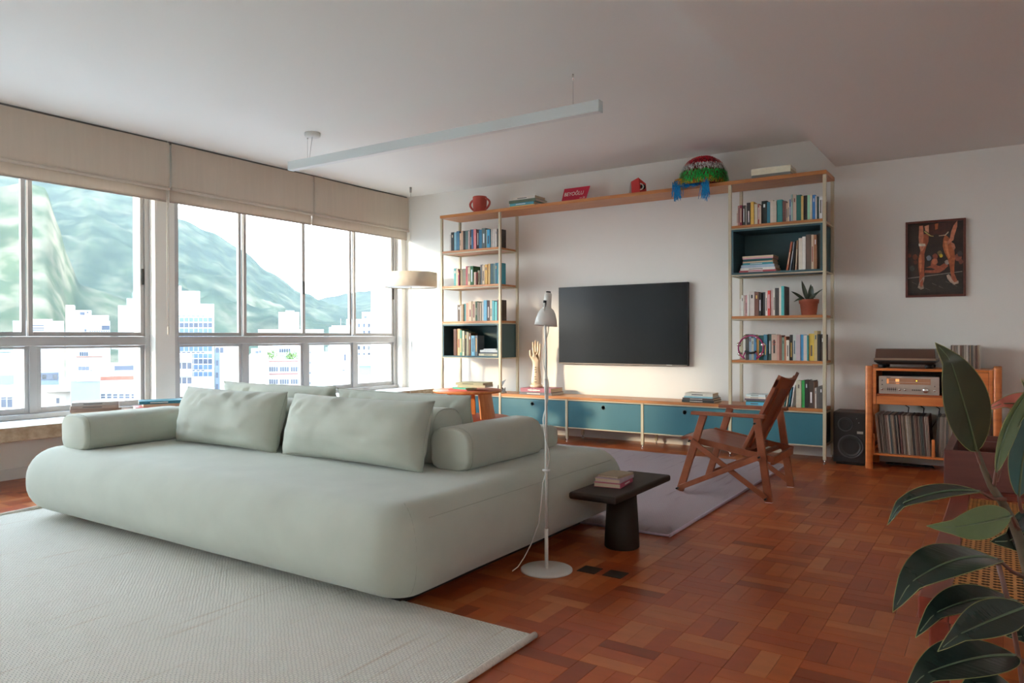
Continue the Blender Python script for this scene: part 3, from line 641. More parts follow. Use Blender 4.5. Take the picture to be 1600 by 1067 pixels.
for cx_, cy_, a_ in ((BX1 - .2, BY0 + .2, -28), (BX1 - .2, BY1 - .2, 35)):
    pts = []
    for k in range(25):
        z = .004 + .364 * k / 24; dz = .165 - min(z, .372 - z); r_ = .035 + math.sqrt(max(0, .165 ** 2 - max(0, dz) ** 2)) + .0005
        pts.append(S(cx_ + r_ * math.cos(R(a_)), cy_ + r_ * math.sin(R(a_)), .048 + z))
    G().tube(pts, .0013, 6).obj('seam', M_SEAM, sofa)
pts = [S(BX1 - .165 + .166 * math.cos(R(42)), BY0 + .2 + (BY1 - BY0 - .4) * k / 20, .048 + .372 - .165 + .166 * math.sin(R(42))) for k in range(21)]
G().tube(pts, .0011, 6).obj('seam', M_SEAM, sofa)
def end_seam(L, w, h, loc, rz, sgn, top, emin):
    pts = []
    for k in range(41):
        a = 2 * math.pi * k / 40; c, d = math.cos(a), math.sin(a); q = top if d > 0 else 4.5; l = (abs(c) ** q + abs(d) ** q) ** (1 / q); kk = emin + (1 - emin) * .93
        pts.append((sgn * (L / 2 - .026), c / l * w / 2 * kk, h / 2 + d / l * h / 2 * (kk if d > 0 else .5 + .5 * kk)))
    G().tube(pts, .0016, 6, cap=False).obj('seam', M_SEAM, sofa, loc, rot=(0, 0, rz))
end_seam(.66, .30, .205, S(-4.50, 2.49, .412), R(90), -1, 3.4, .84); end_seam(.68, .255, .21, S(-2.235, 3.15, .412), R(90), -1, 2.9, .84); end_seam(2.15, .24, .285, S(-3.42, 2.97, .412), 0, 1, 2.9, .74)
# loose cushions
def cushion(label, L, H, T, loc, rx, rz, seed, corner=.0):
    n = 34; g = G()
    def side(sg):
        def fn(u, v):
            x, y = (u - .5) * 2, (v - .5) * 2
            x, y = math.copysign(abs(x) ** .8, x), math.copysign(abs(y) ** .8, y)
            e = max(0, (1 - abs(x) ** 3.0)) * max(0, (1 - abs(y) ** 2.4))
            t = T / 2 * e ** .48
            pin = 1 - .05 * (1 - y * y) * abs(x) ** 4; pin2 = 1 - .06 * (1 - x * x) * abs(y) ** 4
            w = .014 * noise.noise((x * 2.6 + seed, y * 2.2, sg)) * e ** .3 + .006 * noise.noise((x * 6 + seed + y * 2, y * 4, sg * 3)) * e ** .3
            w += .050 * e ** .3 * (max(0, y - .1) if y > 0 else .25 * max(0, abs(y) - .2) + .08) * noise.noise((x * 13 + seed * 3 - y * 2.5, y * 1.3, sg * 2))
            return (x * L / 2 * pin, sg * (t + w), (y * pin2 + 1) * H / 2)
        return fn
    g.grid(side(1), n, n); g.grid(side(-1), n, n)
    me = g.mesh('cushion'); bm = bmesh.new(); bm.from_mesh(me); bmesh.ops.remove_doubles(bm, verts=bm.verts, dist=.0006); bmesh.ops.recalc_face_normals(bm, faces=bm.faces)
    for f in bm.faces: f.smooth = True
    bm.to_mesh(me); bm.free(); me.materials.append(M_SOFA)
    o = link('cushion', me, None, loc, rot=(rx, 0, rz))
    ring = []
    for k in range(121):
        a = k / 120 * 4; i = int(a) % 4; f = a - int(a); u_, v_ = ((f, 0), (1, f), (1 - f, 1), (0, 1 - f))[i]
        p = side(1)(u_, v_); ring.append((p[0], 0, p[2]))
    G().tube(ring, .0022, 6, cap=False).obj('seam', M_SEAM, o)
    return tag(o, label, 'cushion', 'loose sofa cushions')
cushion('sage cushion on the near seat beside the window armrest', .93, .345, .24, (-3.83, 2.685, .418), R(-14), R(1), 1)
cushion('sage cushion on the near seat, the nearer one to the floor lamp', 1.03, .345, .25, (-2.80, 2.685, .418), R(-15), R(-1), 2.3)
cushion('sage cushion on the far seat, closer to the windows', 1.07, .355, .20, (-3.90, 3.205, .418), R(13), R(1), 3.7)
cushion('sage cushion on the far seat, its corner before the round wooden table', 1.04, .345, .20, (-2.84, 3.205, .418), R(13), R(-2), 5.1)

# ================================================================== SHELVING
PX = [-5.27, -4.475, -3.66, -2.84, -2.005, -1.222]; YF, YK = 6.515, 6.85
sh = thing('shelving_frame', 'cream steel shelving frame with tall posts around the television', 'shelf frame', (-3.245, 6.68, 0), 0)
def SH(x, y, z): return (x + 3.245, y - 6.68, z)
pw = .013
def shp(name, x0, x1, y0, y1, z0, z1, bv=.002):
    a = SH(x0, y0, z0); b_ = SH(x1, y1, z1); return G().box(a[0], b_[0], a[1], b_[1], a[2], b_[2]).obj(name, M_STEEL, sh, bevel=bv)
for i, x in enumerate(PX):
    top = 2.395 if i in (0, 1, 4, 5) else .43
    for y in (YF, YK):
        p = shp('post', x - pw, x + pw, y - pw, y + pw, .035, top)
        G().cyl(.006, 0, .037, 10, xf(SH(x, y, 0))).cyl(.011, 0, .006, 12, xf(SH(x, y, 0))).obj('levelling_foot', M_CHROME, p)
def rails(x0, x1, z):
    for y in (YF, YK): shp('rail', x0 + pw, x1 - pw, y - .009, y + .009, z - .011, z)
    for x in (x0, x1): shp('rail', x - .008, x + .008, YF + pw, YK - pw, z - .011, z)
for k in range(5): rails(PX[k], PX[k + 1], .152); rails(PX[k], PX[k + 1], .43)
LZ = [.84, 1.235, 1.63, 2.022]; 
for z in (2.003, 1.610, 1.215, .838): rails(PX[0], PX[1], z)
for z in (2.010, 1.602, 1.215, .830): rails(PX[4], PX[5], z)
def board(name, label, x0, x1, zt, th=.022, y0=YF - .012, y1=YK + .015, grp=None):
    o = G().box(-(x1 - x0) / 2, (x1 - x0) / 2, -(y1 - y0) / 2, (y1 - y0) / 2, 0, th).obj(name, M_OAK, None, ((x0 + x1) / 2, (y0 + y1) / 2, zt - th), .0025)
    return tag(o, label, 'shelf board', grp)
board('top_shelf', 'long oak board spanning both towers above the television', PX[0] - .016, PX[5] + .016, 2.431, .032, YF - .016, YK + .016)
board('console_top', 'long oak worktop along the teal drawers under the television', PX[0] + pw, PX[5] - pw, .457, .026, YF - .010)
for t, nm in ((0, 'window-side tower'), (4, 'tower beside the record cabinet')):
    for z, w in (((2.026, 'highest'), (1.633, 'second'), (1.238, 'third')) if t == 0 else ((2.033, 'highest'), (1.238, 'second'), (.853, 'lowest'))):
        board('shelf_board', '%s oak shelf board of the %s' % (w, nm), PX[t] + pw + .001, PX[t + 1] - pw - .001, z, grp='oak boards of the shelf towers')
def openbox(label, i, z0, z1):
    x0, x1 = PX[i] + pw + .002, PX[i + 1] - pw - .002; xc = (x0 + x1) / 2; w = (x1 - x0) / 2; th = .016; y0, y1 = YF - .012, YK + .01; t = thing('open_cabinet', label, 'cabinet', (xc, (y0 + y1) / 2, z0)); d = (y1 - y0) / 2; h = z1 - z0
    for nm, bx in (('side_panel', (-w, -w + th, -d, d, 0, h)), ('side_panel', (w - th, w, -d, d, 0, h)), ('bottom_panel', (-w + th, w - th, -d, d, 0, th)), ('top_panel', (-w + th, w - th, -d, d, h - th, h)), ('back_panel', (-w + th, w - th, d - .01, d, th, h - th))): G().box(*bx).obj(nm, M_TEALD, t, bevel=.001)
openbox('open teal box cabinet with upright books in the window-side tower', 0, .839, 1.203)
openbox('open teal box cabinet holding a book pile in the far tower', 4, 1.603, 1.998)
cl = ['teal cabinet below the round wooden table end of the console', 'teal cabinet under the ceramic hand', 'teal cabinet below the television, holding its middle', 'teal cabinet behind the armchair arms', 'teal cabinet beneath the far shelf tower']
for k in range(5):
    x0, x1 = PX[k] + pw + .003, PX[k + 1] - pw - .003; xc = (x0 + x1) / 2; w = (x1 - x0) / 2; y0, y1 = YF - .008, YK
    t = thing('drawer_cabinet', cl[k], 'cabinet', (xc, (y0 + y1) / 2, .153), 0, 'teal console cabinets'); d = (y1 - y0) / 2; h = .264
    g = G(); 
    for bx in ((-w, -w + .012, -d + .022, d, 0, h), (w - .012, w, -d + .022, d, 0, h), (-w + .012, w - .012, -d + .022, d, 0, .012), (-w + .012, w - .012, -d + .022, d, h - .012, h), (-w + .012, w - .012, d - .01, d, .012, h - .012)): g.box(*bx)
    g.obj('body', M_TEALD, t)
    # front with a real finger hole
    hz_, hr, n = h - .05, .019, 24; g = G(); fv = []
    for yy in (-d, -d + .018):
        fv += [(-w, yy, 0), (w, yy, 0), (w, yy, h - .004), (-w, yy, h - .004)] + [(hr * math.cos(2 * math.pi * i / n), yy, hz_ + hr * math.sin(2 * math.pi * i / n)) for i in range(n)]
    ff = []
    def arc(a0, a1): return [4 + (i % n) for i in range(a0, a1 + 1)]
    quads = [([1, 2], arc(-3, 3)), ([2, 3], arc(3, 9)), ([3, 0], arc(9, 15)), ([0, 1], arc(15, 21))]
    for (c0, c1), ar in quads:
        ff.append([c0, c1] + list(reversed(ar)))
    m_ = 4 + n
    faces = [tuple(f) for f in ff] + [tuple(i + m_ for i in reversed(f)) for f in ff]
    faces += [(0 + m_, 1 + m_, 1, 0), (1 + m_, 2 + m_, 2, 1), (2 + m_, 3 + m_, 3, 2), (3 + m_, 0 + m_, 0, 3)] + [(4 + i, 4 + (i + 1) % n, m_ + 4 + (i + 1) % n, m_ + 4 + i) for i in range(n)]
    g.add(fv, faces); fr = g.obj('drawer_front', M_TEAL, t)
    G().lathe([(.019, 0), (.0205, 0), (.0205, .0015), (.019, .0015)], 24, xf((0, -d, hz_), R(90)), cap=False).obj('finger_ring', mat('finger_edge', lin('9a948a', 1.2), .5), fr)

# ================================================================== TELEVISION
tv = thing('television', 'large flat black television mounted on the white wall', 'television', (-3.25, 6.94, 1.18))
G().box(-.72, .72, -.052, -.012, -.405, .41).obj('housing', mat('tv_housing', (.010, .010, .011), .45), tv, bevel=.003)
G().box(-.713, .713, -.0545, -.052, -.393, .403).obj('screen', mat('tv_screen', (.008, .009, .010), .18, spec=.18), tv)
G().box(-.713, .713, -.0560, -.052, -.404, -.394).obj('bottom_bezel', mat('tv_bezel', (.12, .10, .085), .35, metal=.6), tv)
G().box(-.25, .25, -.012, .004, -.2, .2).obj('wall_bracket', M_BLACK, tv)
G().box(.50, .56, -.0563, -.056, -.4015, -.397).obj('bezel_mark', mat('bezel_print', (.5, .48, .45), .5), tv)

# ================================================================== BOOKS
BM = {}
def bmat(h, k):
    key = (h, round(k, 2))
    if key not in BM:
        c_ = lin(h, k); g_ = sum(c_) / 3; c_ = tuple(.82 * q + .18 * g_ for q in c_)
        BM[key] = mat('cover_%s_%d' % (h.lstrip('#'), int(k * 100)), c_, .55, var=.06, vscale=(25, 25, 25))
    return BM[key]
def book(label, group, w, h, d, hexc, k=1.6, white=False, band=None, flat=False, facing=None):
    """Upright book: spine at -y, thickness w along x, base at z=0, centred in x; cover wraps a page block."""
    c = min(.0025, w * .18)
    g = G().box(-w / 2, w / 2, 0, c * 1.2, 0, h).box(-w / 2, -w / 2 + c, c * 1.2, d, 0, h).box(w / 2 - c, w / 2, c * 1.2, d, 0, h)
    o = g.obj('book', bmat(hexc, k)); tag(o, label, 'book', group)
    G().box(-w / 2 + c, w / 2 - c, c * 1.2, d - .004, .003, h - .003).obj('pages', M_PAGEW if white else M_PAGE, o)
    if band and w > .008:
        z0, z1, hc = band; G().box(-w * .16, w * .16, -.0005, 0, z0 * h, z1 * h).obj('spine_print', bmat(hc, k), o)
    return o
rb = random.Random(3)
def shelf_row(spec, where, group, zx0, x0, scale, zbase, hs, ybase, k, bottom, dep=.135):
    """spec: (left, right, top, colour[, lean degrees]) measured along the shelf."""
    n = len(spec)
    for i, s in enumerate(spec):
        a, b_, top, hexc = s[:4]; lean = s[4] if len(s) > 4 else 0
        xa, xb = x0 + (a - zx0) * scale, x0 + (b_ - zx0) * scale; mid = (a + b_) / 2
        w = max(.006, (xb - xa) - .0012); h = (bottom(mid) - top) * hs
        if lean: w *= .55
        lab = '%s book, %s from the window side on %s' % (colour_name(hexc), ordinal(i), where)
        lum = sum(int(hexc[j:j + 2], 16) for j in (1, 3, 5)) / 3
        hc = rb.choice(['#d8d0c0', '#c8b898', '#d0a040', '#b8c4c4']) if lum < 110 else rb.choice(['#3a3430', '#7a2a28', '#2a4a60', '#5a5048'])
        z0 = rb.uniform(.12, .3); band = (z0, rb.uniform(.55, .88), hc) if rb.random() < .5 else None
        if band: 
            q = rb.random()
            if q < .35: band = (.72, .86, hc)
        o = book(lab, group, w, max(.08, h), dep + rb.uniform(-.012, .02), hexc, k, rb.random() < .5, band)
        o.location = ((xa + xb) / 2 - math.sin(R(lean)) * h * .0, ybase + rb.uniform(-.006, .012), zbase + .0005)
        if lean: o.rotation_euler = (0, R(lean), 0); o.location.x = xa + w * .5; o.location.z += w / 2 * abs(math.sin(R(lean))) + .0005
# -- far tower (beside the record cabinet): 1 unit = .728 mm
RS, RX = .000704, -2.005
R1 = [(228,245,300,'#b8b0a4'),(245,272,235,'#9a6a60'),(272,303,232,'#7a1030'),(303,337,232,'#3a3a36'),(337,357,240,'#8a8578'),(357,405,200,'#2a2226'),(405,445,190,'#d09a20'),(445,488,215,'#b5b09e'),(488,512,215,'#8a4030'),(512,535,235,'#b09a88'),(535,602,180,'#16201e'),(603,640,195,'#0a6a80'),(640,676,170,'#b0a494'),(676,716,185,'#a89c8c'),(718,783,168,'#0a7a78'),(785,827,185,'#5a3a32'),(827,849,210,'#a08468'),(849,868,180,'#c0ae94'),(868,887,170,'#4a5a80'),(887,907,112,'#8aa8a0'),(907,946,110,'#b8a898'),(947,1003,115,'#0a5a50'),(1003,1030,130,'#b89a4a'),(1030,1072,125,'#2a2420'),(1072,1102,120,'#7ab090'),(1102,1128,118,'#b0aa90'),(1128,1162,120,'#1a70b0'),(1162,1179,135,'#b0a8a0'),(1179,1202,140,'#3a5a58'),(1203,1239,140,'#c8c4c0'),(1239,1261,180,'#6a5048')]
shelf_row(R1, "the far tower's top shelf", 'books on the far tower top shelf', 160, RX, RS, 2.033, .000702, YF + .02, 1.75, lambda x: 492 - (x - 240) * .085)
R3 = [(260,289,335,'#b0a8a0'),(290,318,290,'#c8c0b8'),(318,337,295,'#c0b0a8'),(337,361,290,'#b08080'),(361,386,285,'#c8c0b8'),(388,450,245,'#b4aca4'),(450,504,255,'#6a4030'),(505,540,270,'#2a2622'),(540,581,260,'#4a4a4a'),(583,612,250,'#c0bab0'),(612,645,243,'#c03020'),(645,676,235,'#b09c98'),(676,698,222,'#c4bcb0'),(698,745,215,'#3a3836'),(745,772,208,'#c0b8ac'),(772,806,195,'#2a9a98'),(807,820,200,'#3a3432')]
shelf_row(R3, "the far tower's plant shelf", 'books beside the potted plant', 160, RX, RS, 1.238, .000702, YF + .02, 1.75, lambda x: 552)
R4 = [(330,369,80,'#4a4a48'),(370,402,85,'#7a9ab0'),(402,435,130,'#a0a090'),(435,466,120,'#2a6a90'),(466,496,125,'#c09030'),(496,554,95,'#0a4a48'),(555,598,85,'#2a6a80'),(600,647,80,'#2a4a44'),(648,714,85,'#b09480'),(715,740,95,'#b08070'),(740,772,95,'#7a4a38'),(772,799,120,'#6a8a78'),(799,822,110,'#a0603a'),(822,859,155,'#b8b0a0'),(860,897,90,'#2e2a28'),(897,935,90,'#98a098'),(935,986,88,'#a09094'),(988,1020,88,'#1a80b0'),(1020,1061,95,'#b0a49a'),(1061,1081,100,'#1a7a78'),(1081,1140,78,'#d8a018'),(1140,1178,45,'#b09a60'),(1178,1211,85,'#2a2826'),(1212,1262,88,'#4a403c')]
shelf_row(R4, "the far tower's tambourine shelf", 'books behind the tambourine', 160, RX, RS, .853, .000702, YF + .045, 1.75, lambda x: 403)
R5 = [(798,812,740,'#1a6a70',9),(822,842,735,'#b0a088',9),(850,868,715,'#1a6a80',8),(876,898,690,'#c8c4c8',8),(942,1001,632,'#a8a088'),(1001,1036,630,'#30b050'),(1037,1078,622,'#2a2622'),(1079,1140,626,'#3a2c22'),(1141,1152,640,'#6a4a34'),(1153,1172,712,'#c0bab0'),(1172,1200,702,'#5a5450'),(1201,1245,688,'#4a4642')]
shelf_row(R5, "the console behind the armchair back", 'upright books on the console', 160, RX, RS, .457, .000702, YF + .03, 1.75, lambda x: 955)
R2 = [(826,862,635,'#9a5030',9),(868,892,640,'#5a6470',8),(898,922,632,'#1c1a18',6),(930,962,626,'#8a6a4a',3),(970,1012,602,'#b0a898'),(1014,1052,588,'#b8b4ac'),(1054,1112,568,'#5a4a3e'),(1113,1142,572,'#a89880'),(1143,1180,576,'#8a5a34'),(1181,1222,560,'#2a3028')]
shelf_row(R2, "the far tower's teal box", 'upright books in the far teal box', 160, RX, RS, 1.6195, .000702, YF + .03, 1.9, lambda x: 985)
# -- window-side tower: 1 unit = 1.35 mm
LS, LX = .001325, -5.27
L1 = [(265,287,510,'#b0a8a0'),(288,318,490,'#2a2624'),(318,343,490,'#6aa0b0'),(343,374,478,'#2a6a8a'),(374,390,500,'#c0a888'),(390,414,475,'#b08868'),(415,440,478,'#2a2824'),(440,469,475,'#4a6a68'),(470,488,480,'#b09088'),(488,505,465,'#3a302c'),(505,523,465,'#1a5a8a'),(523,551,462,'#c87070'),(552,573,465,'#3a2a2c'),(573,608,468,'#0a6a8a'),(608,646,455,'#4a5a58'),(646,662,470,'#a0a898'),(662,692,470,'#1a8ab0'),(693,710,468,'#b4ada4'),(711,728,467,'#b6afa6'),(729,746,466,'#b2aba2'),(747,762,465,'#b4ada4'),(763,782,464,'#2a2624')]
shelf_row(L1, "the window-side tower's top shelf", 'books on the window-side top shelf', 200, LX, LS, 2.026, .00106, YF + .02, 1.5, lambda x: 690 - (x - 265) * .077)
L2 = [(318,342,855,'#2a8a90'),(342,361,860,'#b0a088'),(361,376,880,'#7a2040'),(376,402,870,'#8a7a60'),(402,438,862,'#6a6a58'),(438,457,840,'#a03040'),(457,485,850,'#b8a888'),(486,520,842,'#1a5a2a'),(521,545,905,'#c0a890'),(545,560,910,'#7a2a20'),(560,580,890,'#a09070'),(595,611,835,'#5a5a58'),(612,637,840,'#c8b090'),(638,663,835,'#d0a040'),(664,688,830,'#c8a058'),(689,718,830,'#3a5a60'),(719,743,832,'#607a70'),(744,762,828,'#3a6a80'),(763,783,826,'#0a8a9a')]
shelf_row(L2, "the window-side tower's second shelf", 'books on the window-side second shelf', 200, LX, LS, 1.633, .00106, YF + .02, 1.45, lambda x: 1040)
L3 = [(347,379,300,'#4a3a30'),(380,391,310,'#c8c0b4'),(391,418,295,'#8a7050'),(419,441,290,'#3a8a90'),(441,470,285,'#b88868'),(471,506,268,'#c8b090'),(507,540,270,'#c4a884'),(541,558,270,'#3a5a3a'),(558,577,280,'#90806a'),(578,598,282,'#a08c70'),(599,625,278,'#b8b0a0'),(626,659,262,'#60a8c0'),(660,686,265,'#4a302a'),(687,709,265,'#c8b8a0'),(710,732,270,'#3a98a0'),(733,757,280,'#4ab0b0'),(758,768,260,'#8a5a90'),(769,785,262,'#3a2a1a')]
shelf_row(L3, "the window-side tower's third shelf", 'books on the window-side third shelf', 200, LX, LS, 1.238, .00106, YF + .02, 1.35, lambda x: 473)
L4 = [(292,325,570,'#5a3020'),(326,360,568,'#c09060'),(361,384,582,'#2a7a68'),(385,408,590,'#b0b090'),(409,429,600,'#3a3028'),(430,451,602,'#908868'),(452,474,615,'#6a4020'),(476,512,640,'#60a0b8'),(514,542,640,'#5a5c5c')]
shelf_row(L4, "the window-side teal box", 'upright books in the window-side teal box', 200, LX, LS, .8555, .00106, YF + .05, 1.4, lambda x: 850)
lettering('IO', .04, mat('red_print', (.5, .06, .04), .6), None, (RX + (681 - 160) * RS, YF + .044, 1.02), (R(90), R(-90), 0), 'spine_lettering')
for o in list(COL.objects):                                          # the lettering belongs to its book
    if o.name.startswith('spine_lettering'):
        bk = min((q for q in COL.objects if q.name.startswith('book') and q.get('group') == 'books behind the tambourine'), key=lambda q: abs(q.location.x - o.location.x))
        o.parent = bk; o.location = (0, -.001, .15); 

def pile(items, x, y, z, where, group, k=1.6, names=None, prints=True):
    """items from bottom to top: (length along x, depth along y, thickness, colour, turn, dx, dy, spine side)."""
    for i, it in enumerate(items):
        L_, D_, T_, hexc = it[:4]; rz = it[4] if len(it) > 4 else 0; dx = it[5] if len(it) > 5 else 0; dy = it[6] if len(it) > 6 else 0
        lab = names[i] if names else '%s book, %s from bottom of pile %s' % (colour_name(hexc), ordinal(i), where)
        c = .0022
        g = G().box(-L_ / 2, L_ / 2, -D_ / 2, -D_ / 2 + c, 0, T_).box(-L_ / 2, L_ / 2, -D_ / 2 + c, D_ / 2, 0, c).box(-L_ / 2, L_ / 2, -D_ / 2 + c, D_ / 2, T_ - c, T_)
        o = g.obj('book', bmat(hexc, k), None, (x + dx, y + dy, z), rot=(0, 0, R(rz))); tag(o, lab, 'book', group)
        G().box(-L_ / 2 + .003, L_ / 2 - .003, -D_ / 2 + c, D_ / 2 - .003, c, T_ - c).obj('pages', M_PAGE if i % 2 else M_PAGEW, o)
        if prints and T_ > .014 and i % 3 != 2:
            lum = sum(int(hexc[j:j + 2], 16) for j in (1, 3, 5)) / 3
            G().box(-L_ * .25, L_ * .15, -D_ / 2 - .0005, -D_ / 2, T_ * .38, T_ * .62).obj('spine_print', bmat('#d8d0c0' if lum < 120 else '#4a4440', k), o)
        z += T_ + .0004
    return o
pile([(.315,.21,.02,'#a03038'),(.30,.20,.022,'#c4c0bc'),(.285,.20,.025,'#8aa0b0'),(.26,.19,.018,'#0a7a88'),(.258,.19,.012,'#b09a78'),(.25,.19,.02,'#0a4a50'),(.262,.19,.012,'#b88890'),(.265,.19,.014,'#b8a888')], -1.78, 6.66, 1.6195, 'in the far teal box', 'flat book pile in the far teal box', 1.75)
pile([(.165,.2,.028,'#2a98b8'),(.16,.2,.012,'#2a4a44'),(.19,.18,.016,'#5a4a5a'),(.175,.19,.016,'#c8c0b4'),(.165,.18,.02,'#b8c8cc')], -1.80, 6.66, .457, 'on the console behind the armchair', 'flat book pile behind the armchair', 1.6)
pile([(.29,.24,.024,'#d8c49a'),(.28,.24,.014,'#3a3636'),(.27,.22,.026,'#d4cec4'),(.20,.2,.012,'#c8c4bc',-12,.01)], -4.665, 6.70, .8555, 'in the window-side teal box', 'flat book pile in the window-side teal box', 1.3)
pile([(.30,.22,.012,'#c8a020'),(.30,.22,.028,'#3a8a9a',0,.0),(.33,.24,.03,'#4a5a44',0,.01),(.29,.21,.032,'#c0b8ac',0,.015)], -4.20, 6.63, 2.431, 'on the long top board beside the red vase', 'flat book pile beside the red vase', 1.6)
pile([(.32,.23,.028,'#6a6a64'),(.33,.22,.035,'#d0c0a4',0,.0),(.33,.21,.022,'#cfc0a6',0,.0)], -1.66, 6.64, 2.431, 'on the top board beside the tinsel hat', 'flat book pile beside the tinsel hat', 1.6, prints=False)
pile([(.40,.26,.026,'#5a5a60'),(.37,.25,.042,'#9a5060',0,.0)], -4.06, 6.68, .457, 'under the ceramic hand', 'flat books under the ceramic hand', 1.25,
     ['thin grey book at the bottom under the ceramic hand', 'thick plum-coloured book directly under the ceramic hand'])
pb = [o for o in COL.objects if o.name.startswith('book') and o.get('label', '').startswith('thick plum')][0]
lettering('GÊNESIS', .030, M_LETTER, pb, (-.03, -.1262, .021), (R(90), 0, 0), 'spine_lettering', squeeze=.85)
pile([(.30,.22,.022,'#2a2c28'),(.29,.22,.018,'#4a3a34'),(.27,.2,.014,'#7ab0b8'),(.26,.19,.030,'#d0c8b8',2),], -2.315, 6.66, .457, 'on the worktop below the television', 'flat book pile below the television', 1.4)
# window bench books
def hug(items, x, y, rz, z, where, group, k, names):
    return pile([(a, b_, c, h, rz + t, *r) for a, b_, c, h, t, *r in items], x, y, z, where, group, k, names)
hug([(.33,.22,.026,'#d8c0a0',2),(.32,.22,.022,'#d0b898',-1),(.35,.22,.024,'#8a6a58',3),(.33,.22,.024,'#a08878',-2),(.32,.21,.026,'#a8a098',0)], -5.99, 3.05, 62, .4387, 'on the window bench', 'first book pile on the window bench', 1.1,
    ['tan book at the bottom of the taller window bench pile', 'pale tan book, second from the bottom, taller window bench pile', 'brown book in the middle of the taller window bench pile', 'taupe book, second from the top, taller window bench pile', 'grey book on top of the taller window bench pile'])
hug([(.34,.22,.020,'#d88058',0,-.03,-.06),(.31,.21,.024,'#d06058',4,.0,-.01),(.29,.20,.022,'#c09068',2,.02,.04),(.34,.21,.026,'#0a7080',0,.01,.04)], -6.01, 3.56, 62, .4387, 'on the window bench', 'second book pile on the window bench', 1.1,
    ['orange book at the bottom of the lower window bench pile', 'coral book, second from the bottom, lower window bench pile', 'tan book below the teal book on the window bench', 'teal book on top of the lower window bench pile'])

# ================================================================== TOP BOARD ORNAMENTS
v_ = thing('vase', 'brick red two-handled vase at the end of the top board', 'vase', (-4.845, 6.66, 2.431))
M_CLAY = mat('red_clay', lin('8a3a30', 1.9), .75, var=.05, vscale=(12, 12, 12))
G().lathe([(.064, 0), (.070, .004), (.073, .05), (.077, .10), (.079, .15), (.078, .188), (.074, .192), (.070, .188), (.070, .14), (.062, .02), (.0, .018)], 40, cap=False).obj('body', M_CLAY, v_)
for s_ in (-1, 1):
    G().tube([(s_ * (.070 + .064 * math.sin(math.pi * k / 14) ** .7), 0, .168 - .125 * k / 14 + .008 * math.sin(math.pi * k / 14)) for k in range(15)], .0115, 12).obj('handle', M_CLAY, v_)
# red street sign, leaning
sg = thing('street_sign', 'leaning red sign reading BEYOĞLU on the top board', 'sign', (-3.665, 6.70, 2.431)); sg.rotation_euler = (R(-9), 0, 0)
sk = .022
G().prism([(-.155 - sk * .6, 0), (.138 - sk, 0), (.158 + sk * .2, .172), (-.135 - sk * .1, .172)], -.002, .002, xf((0, 0, 0), R(90))).obj('plate', mat('sign_red', lin('8f0f28', 2.0), .4), sg)
G().prism([(-.1682, 0), (.116, 0), (.1205, .036), (-.1642, .036)], .002, .0026, xf((0, 0, 0), R(90))).obj('white_strip', mat('sign_white', lin('b8b0a8', 1.6), .5), sg)
lettering('BEYOĞLU', .054, mat('sign_letter', lin('c8c0b8', 1.7), .5), sg, (-.022, -.0032, .107), (R(90), 0, 0), shear=.18, squeeze=.95)
lettering('34', .026, mat('sign_letter', (0, 0, 0)), sg, (.098, -.0032, .056), (R(90), 0, 0), 'number', shear=.18)
G().box(.05, .078, -.0034, -.002, .053, .058).obj('dash', mat('sign_letter', (0, 0, 0)), sg)
G().box(-.12, -.06, -.0036, -.0027, .014, .022).obj('small_print', mat('sign_grey', lin('6a6460', 1.5), .5), sg)
# red folded paper sculpture
fs_ = thing('folded_sculpture', 'small red and grey folded sculpture beside the street sign', 'sculpture', (-2.955, 6.68, 2.431))
M_RS, M_GS = mat('sculpture_red', lin('9c2420', 1.9), .6), mat('sculpture_grey', lin('8a8078', 1.6), .7)
G().add([(-.045, -.05, 0), (.045, -.055, 0), (.07, .05, 0), (-.06, .05, 0), (-.05, -.05, .135), (.03, -.06, .165), (.078, -.01, .115), (-.03, .04, .18), (.06, .05, .12)],
        [(0, 3, 2, 1), (0, 1, 5, 4), (1, 6, 5), (1, 2, 8, 6), (2, 3, 7, 8), (3, 0, 4, 7), (4, 5, 7), (5, 6, 8, 7)]).obj('body', M_RS, fs_)
G().add([(-.078, -.04, 0), (-.046, -.052, 0), (-.051, -.052, .136), (-.032, .04, .182), (-.062, .052, .0), (-.072, -.03, .125)], [(0, 1, 2, 5), (5, 2, 3), (0, 5, 3, 4), (0, 4, 1)]).obj('grey_fold', M_GS, fs_)
G().lathe([(.0, 0), (.026, 0), (.026, .004), (.0, .004)], 20, xf((.066, -.035, .075), R(88), 0, R(40))).obj('opening', mat('sculpture_dark', (.02, .015, .012), .8), fs_)
G().tube([(.045 + .03 * math.cos(a_ * .5), -.061 + .03 * math.cos(a_ * .5) * .5, .075 + .03 * math.sin(a_ * .5)) for a_ in range(-3, 4)], .006, 8).obj('white_arc', mat('sculpture_white', lin('b8b0a8', 1.5), .6), fs_)
